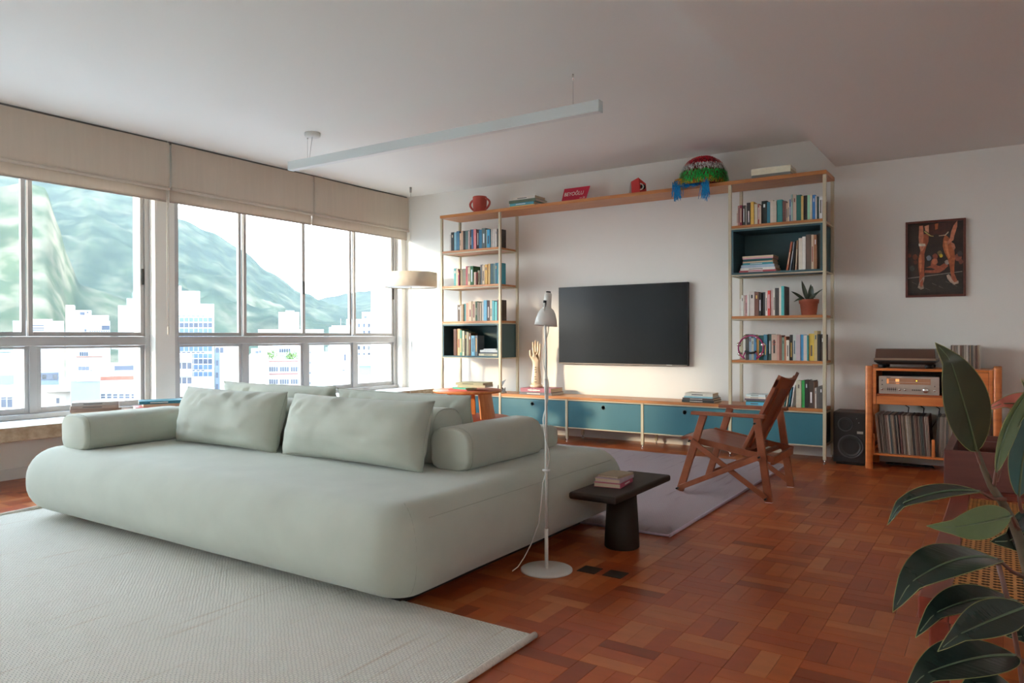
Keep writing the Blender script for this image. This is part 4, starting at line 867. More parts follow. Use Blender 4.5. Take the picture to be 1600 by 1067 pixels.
# tinsel hat
ht = thing('tinsel_hat', 'round tinsel hat in red, silver, green, gold and blue', 'hat', (-2.285, 6.625, 2.431))
def dome(u, t): a = 2 * math.pi * u; r = .215 * math.sin(t * math.pi / 2) ** .9; return Vector((r * math.cos(a), r * math.sin(a) * .92, .262 * math.cos(t * math.pi / 2) ** .8 + .004))
g = G(); g.grid(lambda u, v: dome(u, .001 + v * .999), 40, 14); g.obj('crown', mat('hat_felt', lin('5a1018', 1.4), .9), ht)
rt = random.Random(5)
def tinsel(name, hexc, t0, t1, n, ln, k=1.8, out=.012, arc=None):
    g = G()
    for _ in range(n):
        u = rt.random() if arc is None else rt.uniform(*arc); t = rt.uniform(t0, t1); p = dome(u, t); q = dome(u + rt.uniform(-.012, .012), min(1.0, t + ln * rt.uniform(.6, 1.2)))
        nrm = Vector((p.x, p.y, p.z * .6)).normalized(); sd = nrm.cross(Vector((0, 0, 1))).normalized() * .0022
        a = p + nrm * .002; m_ = (p + q) / 2 + nrm * out * rt.uniform(.5, 1.5); e = q + nrm * rt.uniform(.003, out)
        g.add([a - sd, a + sd, m_ + sd, m_ - sd, e + sd * .6, e - sd * .6], [(0, 1, 2, 3), (3, 2, 4, 5)])
    return g.obj(name, mat('tinsel_' + hexc.lstrip('#'), lin(hexc, k), .3, metal=.3, var=.5, vscale=(60, 60, 60)), ht, kind='stuff')
tinsel('red_tinsel', '#b81424', .0, .50, 1500, .10, 2.2); tinsel('silver_tinsel', '#b8b4ac', .50, .68, 800, .09, 1.8); tinsel('green_tinsel', '#0e8a36', .70, .93, 1300, .09, 2.0); tinsel('gold_tinsel', '#b07a18', .9, 1.0, 260, .1, 1.6, .02)
def tassel(u, y, x, z0, ln, n, hexc, name, r=.028):
    g = G()
    for _ in range(n):
        a = Vector((x + rt.gauss(0, r * .5), y + rt.gauss(0, .012), z0 + rt.uniform(-.01, .02))); e = a + Vector((rt.gauss(0, r * .5), rt.gauss(0, .01) - .008, -ln * rt.uniform(.55, 1.1))); s_ = Vector((.0022, .0008, 0))
        m_ = (a + e) / 2 + Vector((rt.gauss(0, .006), -.008, 0)); g.add([a - s_, a + s_, m_ + s_, m_ - s_, e + s_, e - s_], [(0, 1, 2, 3), (3, 2, 4, 5)])
    return g.obj(name, mat('tinsel_' + hexc.lstrip('#'), lin(hexc, 1.9), .25, metal=.5, var=.5, vscale=(60, 60, 60)), ht, kind='stuff')
tassel(0, -.165, -.185, .03, .15, 110, '#1470b8', 'blue_tassel'); tassel(0, -.168, .075, .03, .17, 110, '#1470b8', 'blue_tassel'); tassel(0, -.15, -.17, .055, .05, 120, '#b07a18', 'gold_tassel'); tassel(0, -.15, .09, .06, .06, 140, '#b07a18', 'gold_tassel')
tassel(0, -.16, -.05, .012, .03, 160, '#1470b8', 'blue_fringe', .09)

# ================================================================== CONSOLE ORNAMENTS
# ceramic hand: one continuous skinned figure
hd = bpy.data.meshes.new('ceramic_hand'); hv = []; he = []; hr = []
def jv(p, r, prev=None):
    hv.append(p); hr.append(r); i = len(hv) - 1
    if prev is not None: he.append((prev, i))
    return i
a0 = jv((0, 0, 0), .066); a1 = jv((0, 0, .10), .058, a0); a2 = jv((0, 0, .19), .047, a1); a3 = jv((0, 0, .25), .040, a2); a4 = jv((.002, 0, .305), .052, a3)
for fx, fl, sx_ in ((-.030, .112, -.006), (-.008, .128, -.002), (.014, .120, .003), (.034, .095, .008)):
    k0 = jv((fx * .95, 0, .345), .024, a4); k1 = jv((fx + sx_ * .3, -.002, .372), .0160, k0); k2 = jv((fx + sx_ * .8, .004, .372 + fl * .5), .0138, k1); jv((fx + sx_ * 1.2, -.002, .372 + fl), .0105, k2)
t0 = jv((-.046, -.004, .310), .022, a4); t1 = jv((-.066, -.008, .345), .0170, t0); jv((-.066, -.006, .400), .0120, t1)
hd.from_pydata(hv, he, []); hd.materials.append(mat('glazed_ceramic', lin('dcc8ac', 1.25), .25, var=.03)); 
ho = link('ceramic_hand', hd, None, (-4.135, 6.70, .5265), rot=(0, 0, R(28))); tag(ho, 'upright cream ceramic hand mould standing on two books', 'ornament')
md = ho.modifiers.new('skin', 'SKIN'); md.use_smooth_shade = True
for i, sv in enumerate(hd.skin_vertices[0].data): sv.radius = (hr[i], hr[i] * (.78 if i > 3 else .85)); sv.use_root = (i == 0)
ss = ho.modifiers.new('subdivision', 'SUBSURF'); ss.levels = 2; ss.render_levels = 2
G().lathe([(.060, 0), (.068, .004), (.066, .022), (.058, .03)], 28, xf((-4.135, 6.70, .5262))).obj('foot_ring', MATS['glazed_ceramic'], None)
fr_ = COL.objects['foot_ring']; fr_.parent = ho; fr_.matrix_parent_inverse = ho.matrix_basis.inverted()
g = G()
for k, z in enumerate((.055, .085, .11, .16, .185, .21)): g.box(-.014 + (k % 2) * .004, .012 - (k % 3) * .003, -.0012, 0, z, z + .006)
g.obj('printed_marks', mat('mark_brown', (.12, .08, .05), .6), ho, (-.006, -.0585, 0), rot=(R(-4), 0, R(0)))
# grey folded metal ornament
fo = thing('folded_ornament', 'small grey folded metal ornament behind the round table', 'ornament', (-4.535, 6.63, .457)); M_LEAD = mat('grey_lead', (.10, .095, .09), .5, metal=.3)
G().add([(-.05, -.02, 0), (.03, -.03, 0), (.055, .02, 0), (-.03, .035, 0), (-.045, -.01, .085), (.005, 0, .06)], [(0, 3, 2, 1), (0, 1, 5, 4), (1, 2, 5), (2, 3, 5), (3, 0, 4), (3, 4, 5)]).obj('base_fold', M_LEAD, fo)
G().add([(-.02, 0, .05), (.0, -.015, .045), (.062, -.01, .145), (.0, .012, .07), (-.015, .01, .115)], [(0, 1, 2), (1, 3, 2), (0, 2, 4), (0, 4, 3, 1), (2, 3, 4)]).obj('wing', M_LEAD, fo)
G().add([(.02, -.035, .0), (.07, -.03, .005), (.068, -.03, .062), (.035, -.02, .04), (.05, 0, .02)], [(0, 1, 2, 3), (1, 4, 2), (2, 4, 3), (0, 3, 4), (0, 4, 1)]).obj('tail', M_LEAD, fo)
# tambourine
tb = thing('tambourine', 'magenta half-moon tambourine leaning against the books', 'tambourine', (-1.835, 6.535, .853)); tb.rotation_euler = (R(-7), 0, 0)
M_MAG = mat('magenta_plastic', lin('7a1848', 2.0), .3)
pts = [(.108 * math.cos(R(a_)), 0, .108 + .108 * math.sin(R(a_))) for a_ in range(-62, 243, 8)]
G().tube(pts, .0068, 8).obj('ring', M_MAG, tb)
for s_ in (-1, 1): G().tube([(s_ * .0507, 0, .0125), (s_ * .062, 0, .03), (s_ * .052, 0, .062), (s_ * .028, 0, .072)], .0062, 8).obj('grip_arm', M_MAG, tb)
G().tube([(-.05, 0, .078), (-.03, 0, .066), (0, 0, .062), (.03, 0, .066), (.05, 0, .078)], .0095, 8).obj('grip', M_BLACK, tb)
for a_ in (-30, 15, 62, 118, 165, 210):
    c_ = Vector((.108 * math.cos(R(a_)), 0, .108 + .108 * math.sin(R(a_))))
    G().lathe([(.003, -.004), (.019, -.0025), (.019, -.001), (.003, -.001), (.003, .001), (.019, .001), (.019, .0025), (.003, .004)], 16, xf(tuple(c_), 0, R(90 - a_) * 0, 0) @ xf((0, 0, 0), R(90))).obj('jingle', M_CHROME, tb)
# potted plant on the shelf
pp = thing('potted_plant', 'small leafy plant in a terracotta pot on the shelf', 'plant', (-1.375, 6.66, 1.238)); M_TERRA = mat('terracotta', lin('8a4a38', 1.8), .8, var=.1, vscale=(15, 15, 15))
G().lathe([(.058, 0), (.060, .003), (.072, .10), (.079, .102), (.082, .135), (.076, .137), (.072, .112), (.0, .110)], 36, cap=False).obj('pot', M_TERRA, pp)
G().lathe([(.0, .112), (.072, .112)], 24, cap=False).obj('soil', mat('soil', (.03, .02, .012), .95), pp)
M_LEAF2 = mat('shelf_leaf', lin('2a3222', 1.9), .4, var=.25, vscale=(20, 20, 20))
def leaf(g, base, tip, width, sag, nrm=(0, -1, .5), cup=.15, n=12, tipw=1.0):
    base, tip = Vector(base), Vector(tip); ax = tip - base; nv = Vector(nrm); sd = ax.cross(nv).normalized(); up = sd.cross(ax).normalized()
    def fn(u, v):
        w = width / 2 * math.sin(math.pi * min(1, v ** .85)) ** .8 * (1 if v < .98 else .5); s = (u - .5) * 2
        return base + ax * v + up * (sag * 4 * v * (1 - v) - cup * w * (1 - s * s)) + sd * (w * s)
    return g.grid(fn, 6, n)
for k, (tx, ty, tz, w_, sg_) in enumerate(((-.055, -.02, .30, .035, .01), (-.14, -.03, .21, .026, .02), (-.115, -.05, .115, .024, .05), (.03, -.01, .25, .05, .0), (.085, -.02, .20, .03, .02), (.12, .0, .225, .016, .03), (.06, -.05, .155, .03, .03), (-.02, -.06, .16, .03, .02), (.01, .03, .27, .035, .0))):
    leaf(G(), (tx * .15, ty * .2, .118), (tx, ty, tz + .0), w_, sg_).obj('leaf', M_LEAF2, pp)
G().tube([(.0, 0, .11), (.02, -.01, .18), (.055, -.03, .15)], .0025, 6).obj('stem', mat('stem_green', lin('3a4028', 1.7), .5), pp)
# gold ornament by the black books
# ================================================================== ROUND SIDE TABLE
rt_ = thing('round_side_table', 'round orange wood side table with flared slatted legs', 'side table', (-4.24, 5.62, 0))
M_TAB = wood('orange_wood', lin('c07038', 1.15), lin('d28a4c', 1.15), .4, s=(4, 40, 4)); M_TABT = mat('coral_top', lin('c86a4c', 1.15), .45, var=.05, vscale=(6, 6, 6))
G().lathe([(0, .533), (.30, .533), (.322, .540), (.330, .552), (.326, .560), (0, .560)], 64, cap=False).obj('table_top', M_TAB, rt_)
G().lathe([(0, .5603), (.322, .5603), (.322, .5612), (0, .5612)], 64, cap=False).obj('top_inlay', M_TABT, rt_)
for a_ in (-97, 7, 140):
    n_ = 7
    for k in range(n_):
        a1_ = R(a_ + (k - 3) * 9.0); c_, s_ = math.cos(a1_), math.sin(a1_)
        G().bar((c_ * .215, s_ * .215, .533), (c_ * .30, s_ * .30, .0), .0395, .022, (c_, s_, 0)).obj('leg_slat', M_TAB, rt_, bevel=.003)
G().lathe([(0, .265), (.405, .265), (.418, .275), (.418, .292), (.405, .300), (0, .300)], 64, cap=False).obj('lower_shelf', mat('lower_coral', lin('a84e30', 1.15), .5, var=.06, vscale=(6, 6, 6)), rt_)
pile([(.20,.15,.012,'#d04038',8,-.02,-.06),(.19,.14,.014,'#2a9a70',-12,.01,-.05),(.28,.21,.022,'#c0b088',14,.07,.04),(.29,.21,.022,'#a8a078',9,.05,.05)], -4.23, 5.60, .5615, 'on the round side table', 'books on the round side table', 1.3)

# ================================================================== LAMPS
dl = thing('drum_lamp', 'white drum lamp strung on a cable by the window corner', 'lamp', (-5.72, 6.50, 0)); M_DRUM = mat('drum_shade', lin('d8ccb8', 1.1), .6, var=.03)
G().lathe([(.298, 1.64), (.302, 1.642), (.302, 1.806), (.298, 1.808), (.296, 1.804), (.296, 1.644)], 64, cap=False).obj('drum_shade', M_DRUM, dl)
G().lathe([(0, 1.648), (.296, 1.648), (.296, 1.652), (0, 1.652)], 48, cap=False).obj('diffuser', mat('diffuser_white', (.75, .75, .74), .6), dl)
G().tube([(0, 0, 2.80), (0, 0, 1.652)], .003, 6).obj('suspension_cable', M_WHITE, dl); G().lathe([(.012, 2.74), (.014, 2.8)], 12).obj('ceiling_fitting', mat('fitting_grey', (.4, .39, .37), .5), dl)
G().tube([(0, 0, 1.648), (0.01, 0, .70), (.03, -.05, .44), (.06, -.1, .30), (.08, -.12, .01)], .003, 6).obj('power_cord', M_WHITE, dl)
G().lathe([(.003, .95), (.007, .955), (.007, 1.0), (.003, 1.005)], 10, xf((.005, 0, 0))).obj('inline_switch', M_WHITE, dl)
# suspended linear light
ln = thing('linear_pendant', 'long white suspended linear light over the sofa', 'ceiling light', (-3.67, 4.31, 2.515)); M_BAR = mat('bar_white', lin('c4cac8', 1.2), .45)
G().box(-1.50, 1.50, -.032, .032, .004, .075).obj('profile', M_BAR, ln, bevel=.002)
G().box(-1.496, 1.496, -.027, .027, 0, .004).obj('diffuser', mat('bar_diffuser', (.78, .78, .76), .5), ln)
for s_ in (-1, 1): G().box(s_ * 1.5 - .004, s_ * 1.5 + .004, -.032, .032, 0, .076).obj('end_cap', M_BAR, ln, bevel=.001)
G().lathe([(.0, .255), (.062, .255), (.066, .262), (.066, .285), (0, .285)], 32, xf((-1.225, 0, 0)), cap=False).obj('ceiling_rose', M_WHITE, ln)
G().tube([(-1.285, 0, .285), (-1.285, 0, .075)], .0012, 5).tube([(1.30, 0, .285), (1.30, 0, .075)], .0012, 5).obj('steel_cable', mat('steel_wire', (.35, .34, .33), .4, metal=.8), ln)
G().tube([(-1.225, 0, .257), (-1.245, 0, .17), (-1.262, 0, .076)], .0022, 6).obj('power_cord', mat('cord_grey', (.55, .55, .53), .5), ln)
for x_ in (-1.285, 1.30): G().cyl(.006, .245, .285, 10, xf((x_, 0, 0))).obj('cable_gripper', M_CHROME, ln)
# floor lamp
fl = thing('floor_lamp', 'slim white floor lamp with bell shade beside the sofa', 'floor lamp', (-1.722, 2.872, 0)); M_LW = mat('lamp_white', lin('d4d4ce', 1.05), .4)
G().lathe([(0, 0), (.112, 0), (.118, .003), (.118, .009), (.112, .012), (0, .012)], 56, cap=False).obj('base', M_LW, fl)
G().cyl(.0085, .012, .19, 16).obj('lower_sleeve', M_LW, fl)
G().tube([(0, 0, .18), (0, 0, .86), (.001, 0, 1.0), (-.002, 0, 1.10), (-.006, 0, 1.16), (-.008, .0, 1.215)], [.0062, .0062, .0055, .0055, .0055, .005], 12).obj('pole', M_LW, fl)
G().cyl(.0078, .80, .87, 14).obj('height_clamp', M_LW, fl); G().lathe([(.006, .452), (.018, .453), (.018, .459), (.006, .46)], 16).obj('cable_clip', M_LW, fl)
hd_ = G().lathe([(.012, .118), (.0165, .112), (.0175, .06), (.019, .048), (.030, .040), (.040, .022), (.048, -.006), (.0525, -.034), (.0515, -.034), (.047, -.006), (.038, .020), (.012, .034)], 40, cap=False).obj('lamp_shade', M_LW, fl, (-.014, .028, 1.145), rot=(R(-4), R(3), 0))
G().cyl(.011, .112, .124, 16).obj('shade_switch', M_BLACK, hd_); G().box(-.004, .004, -.032, -.012, .05, .08).obj('swivel', M_BLACK, hd_)
cp = [(-.010, -.008, 1.19)]
for k in range(1, 60):
    z = 1.15 - k * (1.15 - .46) / 59; rr = .010 + .006 * math.sin(k * .21) ** 2; cp.append((rr * math.cos(k * .24), rr * math.sin(k * .24), z))
cp += [(-.014, -.006, .40), (-.016, -.02, .30), (-.022, -.03, .22), (-.055, -.045, .12), (-.085, -.055, .06), (-.105, -.075, .02), (-.12, -.10, .004)]
G().tube(cp, .0026, 6).obj('power_cord', M_LW, fl)

# ================================================================== LOW SIDE TABLE
st_ = thing('low_side_table', 'low dark wood side table at the end of the sofa', 'side table', (-1.635, 3.51, 0)); M_DARK = wood('dark_stained_wood', lin('231a14', 1.0), lin('2c221b', 1.0), .55, s=(30, 3, 30), spec=.3)
G().box(-.132, .122, -.355, .345, .268, .303).obj('table_top', M_DARK, st_, bevel=.012, seg=3)
G().lathe([(.0, 0), (.083, 0), (.088, .006), (.086, .06), (.074, .269), (0, .269)], 40, xf((.035, -.10, 0)), cap=False).obj('pedestal', M_DARK, st_)
M_PA = M_PAGE
for k, (L_, D_, T_, hexc, rz, lab) in enumerate(((.205,.14,.022,'#b03050',97,'magenta paperback at the bottom of the low table pile'),(.20,.135,.018,'#a89098',94,'mauve patterned paperback in the middle of low table pile'),(.165,.12,.010,'#8a7a5c',86,'thin olive booklet on top of the low table pile'))):
    zz = (.3035, .3258, .3442)[k]; c = .0018
    g = G().box(-L_ / 2, L_ / 2, -D_ / 2, -D_ / 2 + c, 0, T_).box(-L_ / 2, L_ / 2, -D_ / 2 + c, D_ / 2, 0, c).box(-L_ / 2, L_ / 2, -D_ / 2 + c, D_ / 2, T_ - c, T_)
    o = g.obj('book', bmat(hexc, 1.3), None, (-1.665, 3.45 + k * .012, zz), rot=(0, 0, R(rz))); tag(o, lab, 'book', 'books on the low side table'); G().box(-L_ / 2 + .002, L_ / 2 - .002, -D_ / 2 + c, D_ / 2 - .002, c, T_ - c).obj('pages', M_PA, o)
    if k == 0: G().box(-.03, .05, -D_ / 2 - .0004, -D_ / 2, .007, .014).obj('spine_print', bmat('#d8c8c0', 1.3), o)

# ================================================================== ARMCHAIR
M_CH = wood('chair_wood', lin('7a4028', 1.35), lin('8e5236', 1.35), .4, s=(12, 12, 12)); M_CHD = wood('chair_seat_wood', lin('6e3420', 1.35), lin('80452e', 1.35), .38, s=(3, 30, 30))
ch = thing('armchair', 'reddish wooden folding armchair with leaning slat back', 'armchair', (-1.53, 5.11, 0))
def C_(x, y, z): return (x + 1.53, y - 5.11, z)
for y in (4.825, 5.405):
    s_ = 1 if y < 5 else -1
    G().bar(C_(-1.8297, y, .0105), C_(-1.665, y, .535), .026, .048, (1, 0, .3)).obj('front_leg', M_CH, ch, bevel=.003)
    G().bar(C_(-1.238, y, .0), C_(-1.312, y, .535), .026, .048, (1, 0, .1)).obj('rear_leg', M_CH, ch, bevel=.003)
    G().box(C_(-1.745, y - .028, 0)[0], C_(-1.258, y, 0)[0], y - .028 - 5.11, y + .028 - 5.11, .535, .558).obj('armrest', M_CH, ch, bevel=.004)
    yo = y + s_ * -.0205
    G().bar(C_(-1.742, yo - s_ * .002, .362), C_(-1.246, yo - s_ * .002, .028), .014, .034, (.5, 0, 1)).obj('cross_brace', M_CH, ch, bevel=.002)
    G().bar(C_(-1.828, yo - s_ * .016, .035), C_(-1.285, yo - s_ * .016, .292), .014, .034, (-.5, 0, 1)).obj('cross_brace', M_CH, ch, bevel=.002)
    G().bar(C_(-1.775, y + s_ * .026, .368), C_(-1.215, y + s_ * .026, .272), .018, .04, (0, 0, 1)).obj('seat_rail', M_CH, ch, bevel=.002)
    for p in ((-1.742, .362), (-1.246, .03), (-1.828, .037), (-1.285, .292), (-1.312, .505)):
        G().cyl(.006, 0, .03, 12, xf(C_(p[0], yo - s_ * .0235 if s_ > 0 else yo + .0235, p[1]), R(90) * s_)).obj('bolt', M_BLACK, ch)
def seat(u, v, off):
    y = 4.862 + u * .506; x = -1.835 + v * .45; c = (u - .5) * 2
    fx = -.03 * (1 - c * c) * (1 - v) ** 2
    z = .392 - v * .075 - .012 * (1 - c * c) + .008 * (1 - c * c) * (1 - v) - .02 * max(0, .12 - v) / .12
    return C_(x + fx, y, z - off)
g = G(); g.grid(lambda u, v: seat(u, v, 0), 16, 14); g.grid(lambda u, v: seat(u, v, .016), 16, 14)
w_ = 17; n1 = w_ * 15
for i in range(16): g.f += [(i, i + 1, n1 + i + 1, n1 + i), (14 * w_ + i, 14 * w_ + i + 1, n1 + 14 * w_ + i + 1, n1 + 14 * w_ + i)]; g.sm += [False] * 2
for j in range(14): g.f += [(j * w_, (j + 1) * w_, n1 + (j + 1) * w_, n1 + j * w_), (j * w_ + 16, (j + 1) * w_ + 16, n1 + (j + 1) * w_ + 16, n1 + j * w_ + 16)]; g.sm += [False] * 2
g.obj('seat', M_CHD, ch)
B0, B1 = Vector((-1.425, 0, .30)), Vector((-1.185, 0, .80)); bd = (B1 - B0); bn = Vector((bd.z, 0, -bd.x)).normalized()
def back(y, t, off=0): p = B0 + bd * t + bn * off; return C_(p.x, y, p.z)
for y in (4.885, 5.345): G().bar(back(y, 0), back(y, .97), .034, .024, tuple(bn)).obj('back_stile', M_CH, ch, bevel=.003)
G().bar(back(5.035, .03, .003), back(5.035, .9, .003), .032, .016, tuple(bn)).obj('back_slat', M_CH, ch, bevel=.003)
def bpanel(y0, y1, t0, t1, dip=.0, th=.010, o0=.0, curve=0.0, n=14):
    g = G()
    for k in range(n):
        ya, yb = y0 + (y1 - y0) * k / n, y0 + (y1 - y0) * (k + 1) / n
        def q(y): c = (y - y0) / (y1 - y0) * 2 - 1; return (t1 - dip * (1 - c * c), o0 + curve * (1 - c * c))
        (ta, oa), (tb_, ob) = q(ya), q(yb)
        g.add([back(ya, t0, oa - th), back(yb, t0, ob - th), back(yb, tb_, ob - th), back(ya, ta, oa - th), back(ya, t0, oa + th), back(yb, t0, ob + th), back(yb, tb_, ob + th), back(ya, ta, oa + th)], [(0, 3, 2, 1), (4, 5, 6, 7), (0, 1, 5, 4), (2, 3, 7, 6)] + ([(3, 0, 4, 7)] if k == 0 else []) + ([(1, 2, 6, 5)] if k == n - 1 else []))
    return g
bpanel(4.868, 5.362, .865, 1.02, .035, .010, .0, .03).obj('top_rail', M_CH, ch)
bpanel(4.90, 5.02, .02, .87, 0, .004, -.006, .0).obj('back_panel', M_CHD, ch); bpanel(5.05, 5.33, .02, .87, 0, .004, -.006, .0).obj('back_panel', M_CHD, ch)
G().bar(C_(-1.40, 4.85, .292), C_(-1.40, 5.38, .292), .03, .03).obj('back_crossbar', M_CH, ch, bevel=.003)
G().bar(C_(-1.225, 4.85, .262), C_(-1.225, 5.38, .262), .022, .05).obj('rear_crossbar', M_CH, ch, bevel=.003); G().bar(C_(-1.325, 4.85, .281), C_(-1.325, 5.38, .281), .03, .018).obj('rear_slat', M_CH, ch, bevel=.003)
for x, y in ((-1.238, 4.825), (-1.238, 5.405)): G().box(x + 1.53 - .022, x + 1.53 + .022, y - 5.11 - .015, y - 5.11 + .015, .0003, .0035).obj('felt_pad', M_LETTER, ch)

# ================================================================== RECORD CABINET
M_RC = wood('cherry_wood', lin('a85a2c', 1.55), lin('bc7038', 1.55), .4, s=(4, 30, 30)); M_RCD = wood('cherry_dark', lin('8a4420', 1.4), lin('9c5228', 1.4), .45, s=(4, 30, 30))
rc = thing('record_cabinet', 'orange cherry wood record cabinet with receiver bay', 'cabinet', (-.455, 6.70, 0)); RX0, RX1, RY0, RY1 = -.915, .0, 6.49, 6.91
def rbx(name, x0, x1, y0, y1, z0, z1, m=M_RC, bv=.003, par=None): return G().box(x0 + .455, x1 + .455, y0 - 6.70, y1 - 6.70, z0, z1).obj(name, m, par or rc, bevel=bv)
for x in (RX0, RX1 - .055):
    for y in (RY0, RY1 - .05): bm_obj('post', rounded(.055, .05, .822, .02, .004, 4), M_RC, rc, (x + .0275 + .455, y + .025 - 6.70, 0))
x0, x1 = RX0 + .056, RX1 - .056
rbx('side_panel', x0, x0 + .024, RY0 + .006, RY1 - .05, .517, .805); rbx('side_panel', x1 - .024, x1, RY0 + .006, RY1 - .05, .517, .805)
rbx('top_panel', x0 + .024, x1 - .024, RY0 + .006, RY1 - .02, .785, .805); rbx('divider', -.372, -.350, RY0 + .006, RY1 - .05, .517, .785)
rbx('bay_floor', x0 + .024, -.372, RY0 + .03, RY1 - .05, .588, .603, M_RCD); rbx('back_panel', x0 + .024, x1 - .024, RY1 - .05, RY1 - .04, .53, .785, M_BLACK)
d_ = rbx('drawer', x0 + .026, -.374, RY0 + .008, RY1 - .06, .519, .587); rbx('drawer', -.348, x1 - .026, RY0 + .008, RY0 + .03, .519, .783)
rbx('record_shelf', RX0 + .04, RX1 - .04, RY0 + .03, RY1 - .03, .108, .124); rbx('front_lip', -.868, -.848, RY0 + .03, RY0 + .045, .124, .28); rbx('front_lip', -.452, -.430, RY0 + .03, RY0 + .045, .124, .262); rbx('side_rail', RX0 + .05, RX0 + .062, RY0 + .05, RY1 - .05, .17, .20, M_RCD)
rbx('side_rail', RX1 - .062, RX1 - .05, RY0 + .05, RY1 - .05, .17, .20, M_RCD); rbx('front_lip', -.09, -.07, RY0 + .03, RY0 + .045, .124, .27)
# receiver
rv_ = thing('receiver', 'silver stereo receiver with glowing tuner dial', 'receiver', (-.608, 6.68, .6035)); M_SIL = mat('brushed_silver', lin('a09488', 1.5), .4, metal=.5, var=.04, vscale=(4, 100, 100))
G().box(-.208, .208, -.155, .15, .004, .135).obj('case', M_BLACK, rv_); G().box(-.209, .209, -.166, -.155, .0, .140).obj('face_plate', M_SIL, rv_, bevel=.002)
for s_ in (-1, 1):
    for y in (-.12, .12): G().cyl(.012, -.0, .004, 12, xf((s_ * .17, y, 0))).obj('foot', M_BLACK, rv_)
dg_ = G().box(-.155, .15, -.1672, -.166, .078, .124).obj('tuner_window', mat('tuner_glass', lin('7a5a48', 1.3), .25, emit=(1, .35, .12), estr=.05), rv_)
for (x, z, w, h, c, st) in ((-.145, .1, .014, .036, (1, .32, .08), .4), (-.078, .108, .026, .02, (1, .34, .1), .8), (-.075, .083, .022, .008, (1, .34, .1), .4), (.055, .107, .009, .007, (.85, .75, .05), 1.6)):
    G().box(x - w / 2, x + w / 2, -.1678, -.1672, z - h / 2, z + h / 2).obj('indicator_light', mat('glow_%d' % int(x * 1000 + 999), (.2, .1, .05), .5, emit=c, estr=st), dg_)
G().box(-.15, .145, -.1676, -.1672, .0935, .0945).obj('dial_scale', M_LETTER, dg_)
def knob(x, z, r, d): G().lathe([(r, 0), (r, d * .85), (r * .85, d), (0, d)], 20, xf((x, -.166, z), R(90)), cap=False).obj('knob', M_CHROME, rv_)
knob(.118, .036, .021, .022); 
for x, z in ((-.185, .036), (-.06, .036), (-.022, .036), (.178, .034)): knob(x, z, .008, .014)
for x, z in ((-.185, .072), (.178, .068), (-.185, .105)): G().cyl(.004, 0, .006, 10, xf((x, -.166, z), R(90))).obj('jack', M_BLACK, rv_)
for k in range(5): G().box(-.146 + k * .0135, -.1435 + k * .0135, -.168, -.166, .02, .052).box(-.1495 + k * .0135, -.140 + k * .0135, -.174, -.168, .033, .040).obj('slider', M_BLACK, rv_)
for k in range(5): G().box(.024 + k * .013, .030 + k * .013, -.171, -.166, .03, .040).obj('push_button', M_BLACK, rv_)
G().box(-.155, -.125, -.1665, -.1655, .128, .132).obj('brand_mark', M_LETTERD, rv_)
# turntable
tt = thing('turntable', 'dark turntable with smoked lid on the record cabinet', 'turntable', (-.638, 6.70, .806)); M_TT = mat('turntable_black', (.02, .019, .018), .35); M_SMOKE = mat('smoked_lid', lin('4a342a', 1.4), .2, spec=.6)
for x in (-.165, .165):
    for y in (-.115, .115): G().lathe([(.026, 0), (.03, .004), (.03, .022), (.022, .03)], 18, xf((x, y, 0))).obj('foot', M_BLACK, tt)
G().add([(-.19, -.145, .03), (.19, -.145, .03), (.19, .145, .03), (-.19, .145, .03), (-.217, -.17, .05), (.217, -.17, .05), (.217, .17, .05), (-.217, .17, .05), (-.217, -.17, .062), (.217, -.17, .062), (.217, .17, .062), (-.217, .17, .062)],
        [(0, 3, 2, 1), (0, 1, 5, 4), (1, 2, 6, 5), (2, 3, 7, 6), (3, 0, 4, 7), (4, 5, 9, 8), (5, 6, 10, 9), (6, 7, 11, 10), (7, 4, 8, 11), (8, 9, 10, 11)]).obj('plinth', M_TT, tt)
G().box(-.218, .218, -.171, .171, .062, .078).obj('plinth_band', mat('turntable_band', lin('8a7460', 1.3), .35, metal=.4), tt, bevel=.002)
G().add([(-.212, -.165, .078), (.212, -.165, .078), (.212, .165, .078), (-.212, .165, .078), (-.204, -.155, .152), (.204, -.155, .152), (.204, .16, .152), (-.204, .16, .152)], [(4, 5, 6, 7), (0, 1, 5, 4), (1, 2, 6, 5), (2, 3, 7, 6), (3, 0, 4, 7)]).obj('dust_cover', M_SMOKE, tt, bevel=.002)
# records
rr = random.Random(11); RCOL = ['#8a8478', '#5a4a3e', '#a09486', '#6a5a4c', '#3a3632', '#b0a698', '#7a5a4a', '#8a7a66', '#4a5450', '#6a4038', '#c0b8ac', '#50483f', '#74685c', '#3a4a4c', '#9a8468', '#5c3a30']
def record(label, group, w, s, hexc, loc, lean):
    g = G().box(-w / 2, w / 2, 0, s, 0, s * .998); o = g.obj('record_sleeve', bmat(hexc, 1.55), None, loc, rot=(0, R(lean), 0)); tag(o, label, 'record', group)
    G().box(-w * .2, w * .2, s, s + .0015, .004, s - .004).obj('vinyl_edge', M_BLACK, o)
def records(x, xe, z, s, y, n, where, group, lean0, lean1, wide=(.004, .009), pal=RCOL):
    span = xe - x; k = 0; ws = [rr.uniform(*wide) for _ in range(n)]; sc = span / (sum(ws) + n * .0022)
    for i, w in enumerate(ws):
        w *= sc; ln_ = lean0 + (lean1 - lean0) * i / n; hexc = rr.choice(pal)
        zz = z + w / 2 * abs(math.sin(R(ln_))) + .0006
        record('%s record sleeve, %s from the window side %s' % (colour_name(hexc), ordinal(i), where), group, w, s * rr.uniform(.985, 1.0), hexc, (x + w / 2, y + rr.uniform(-.006, .012), zz), ln_); x += w + .0022 * sc
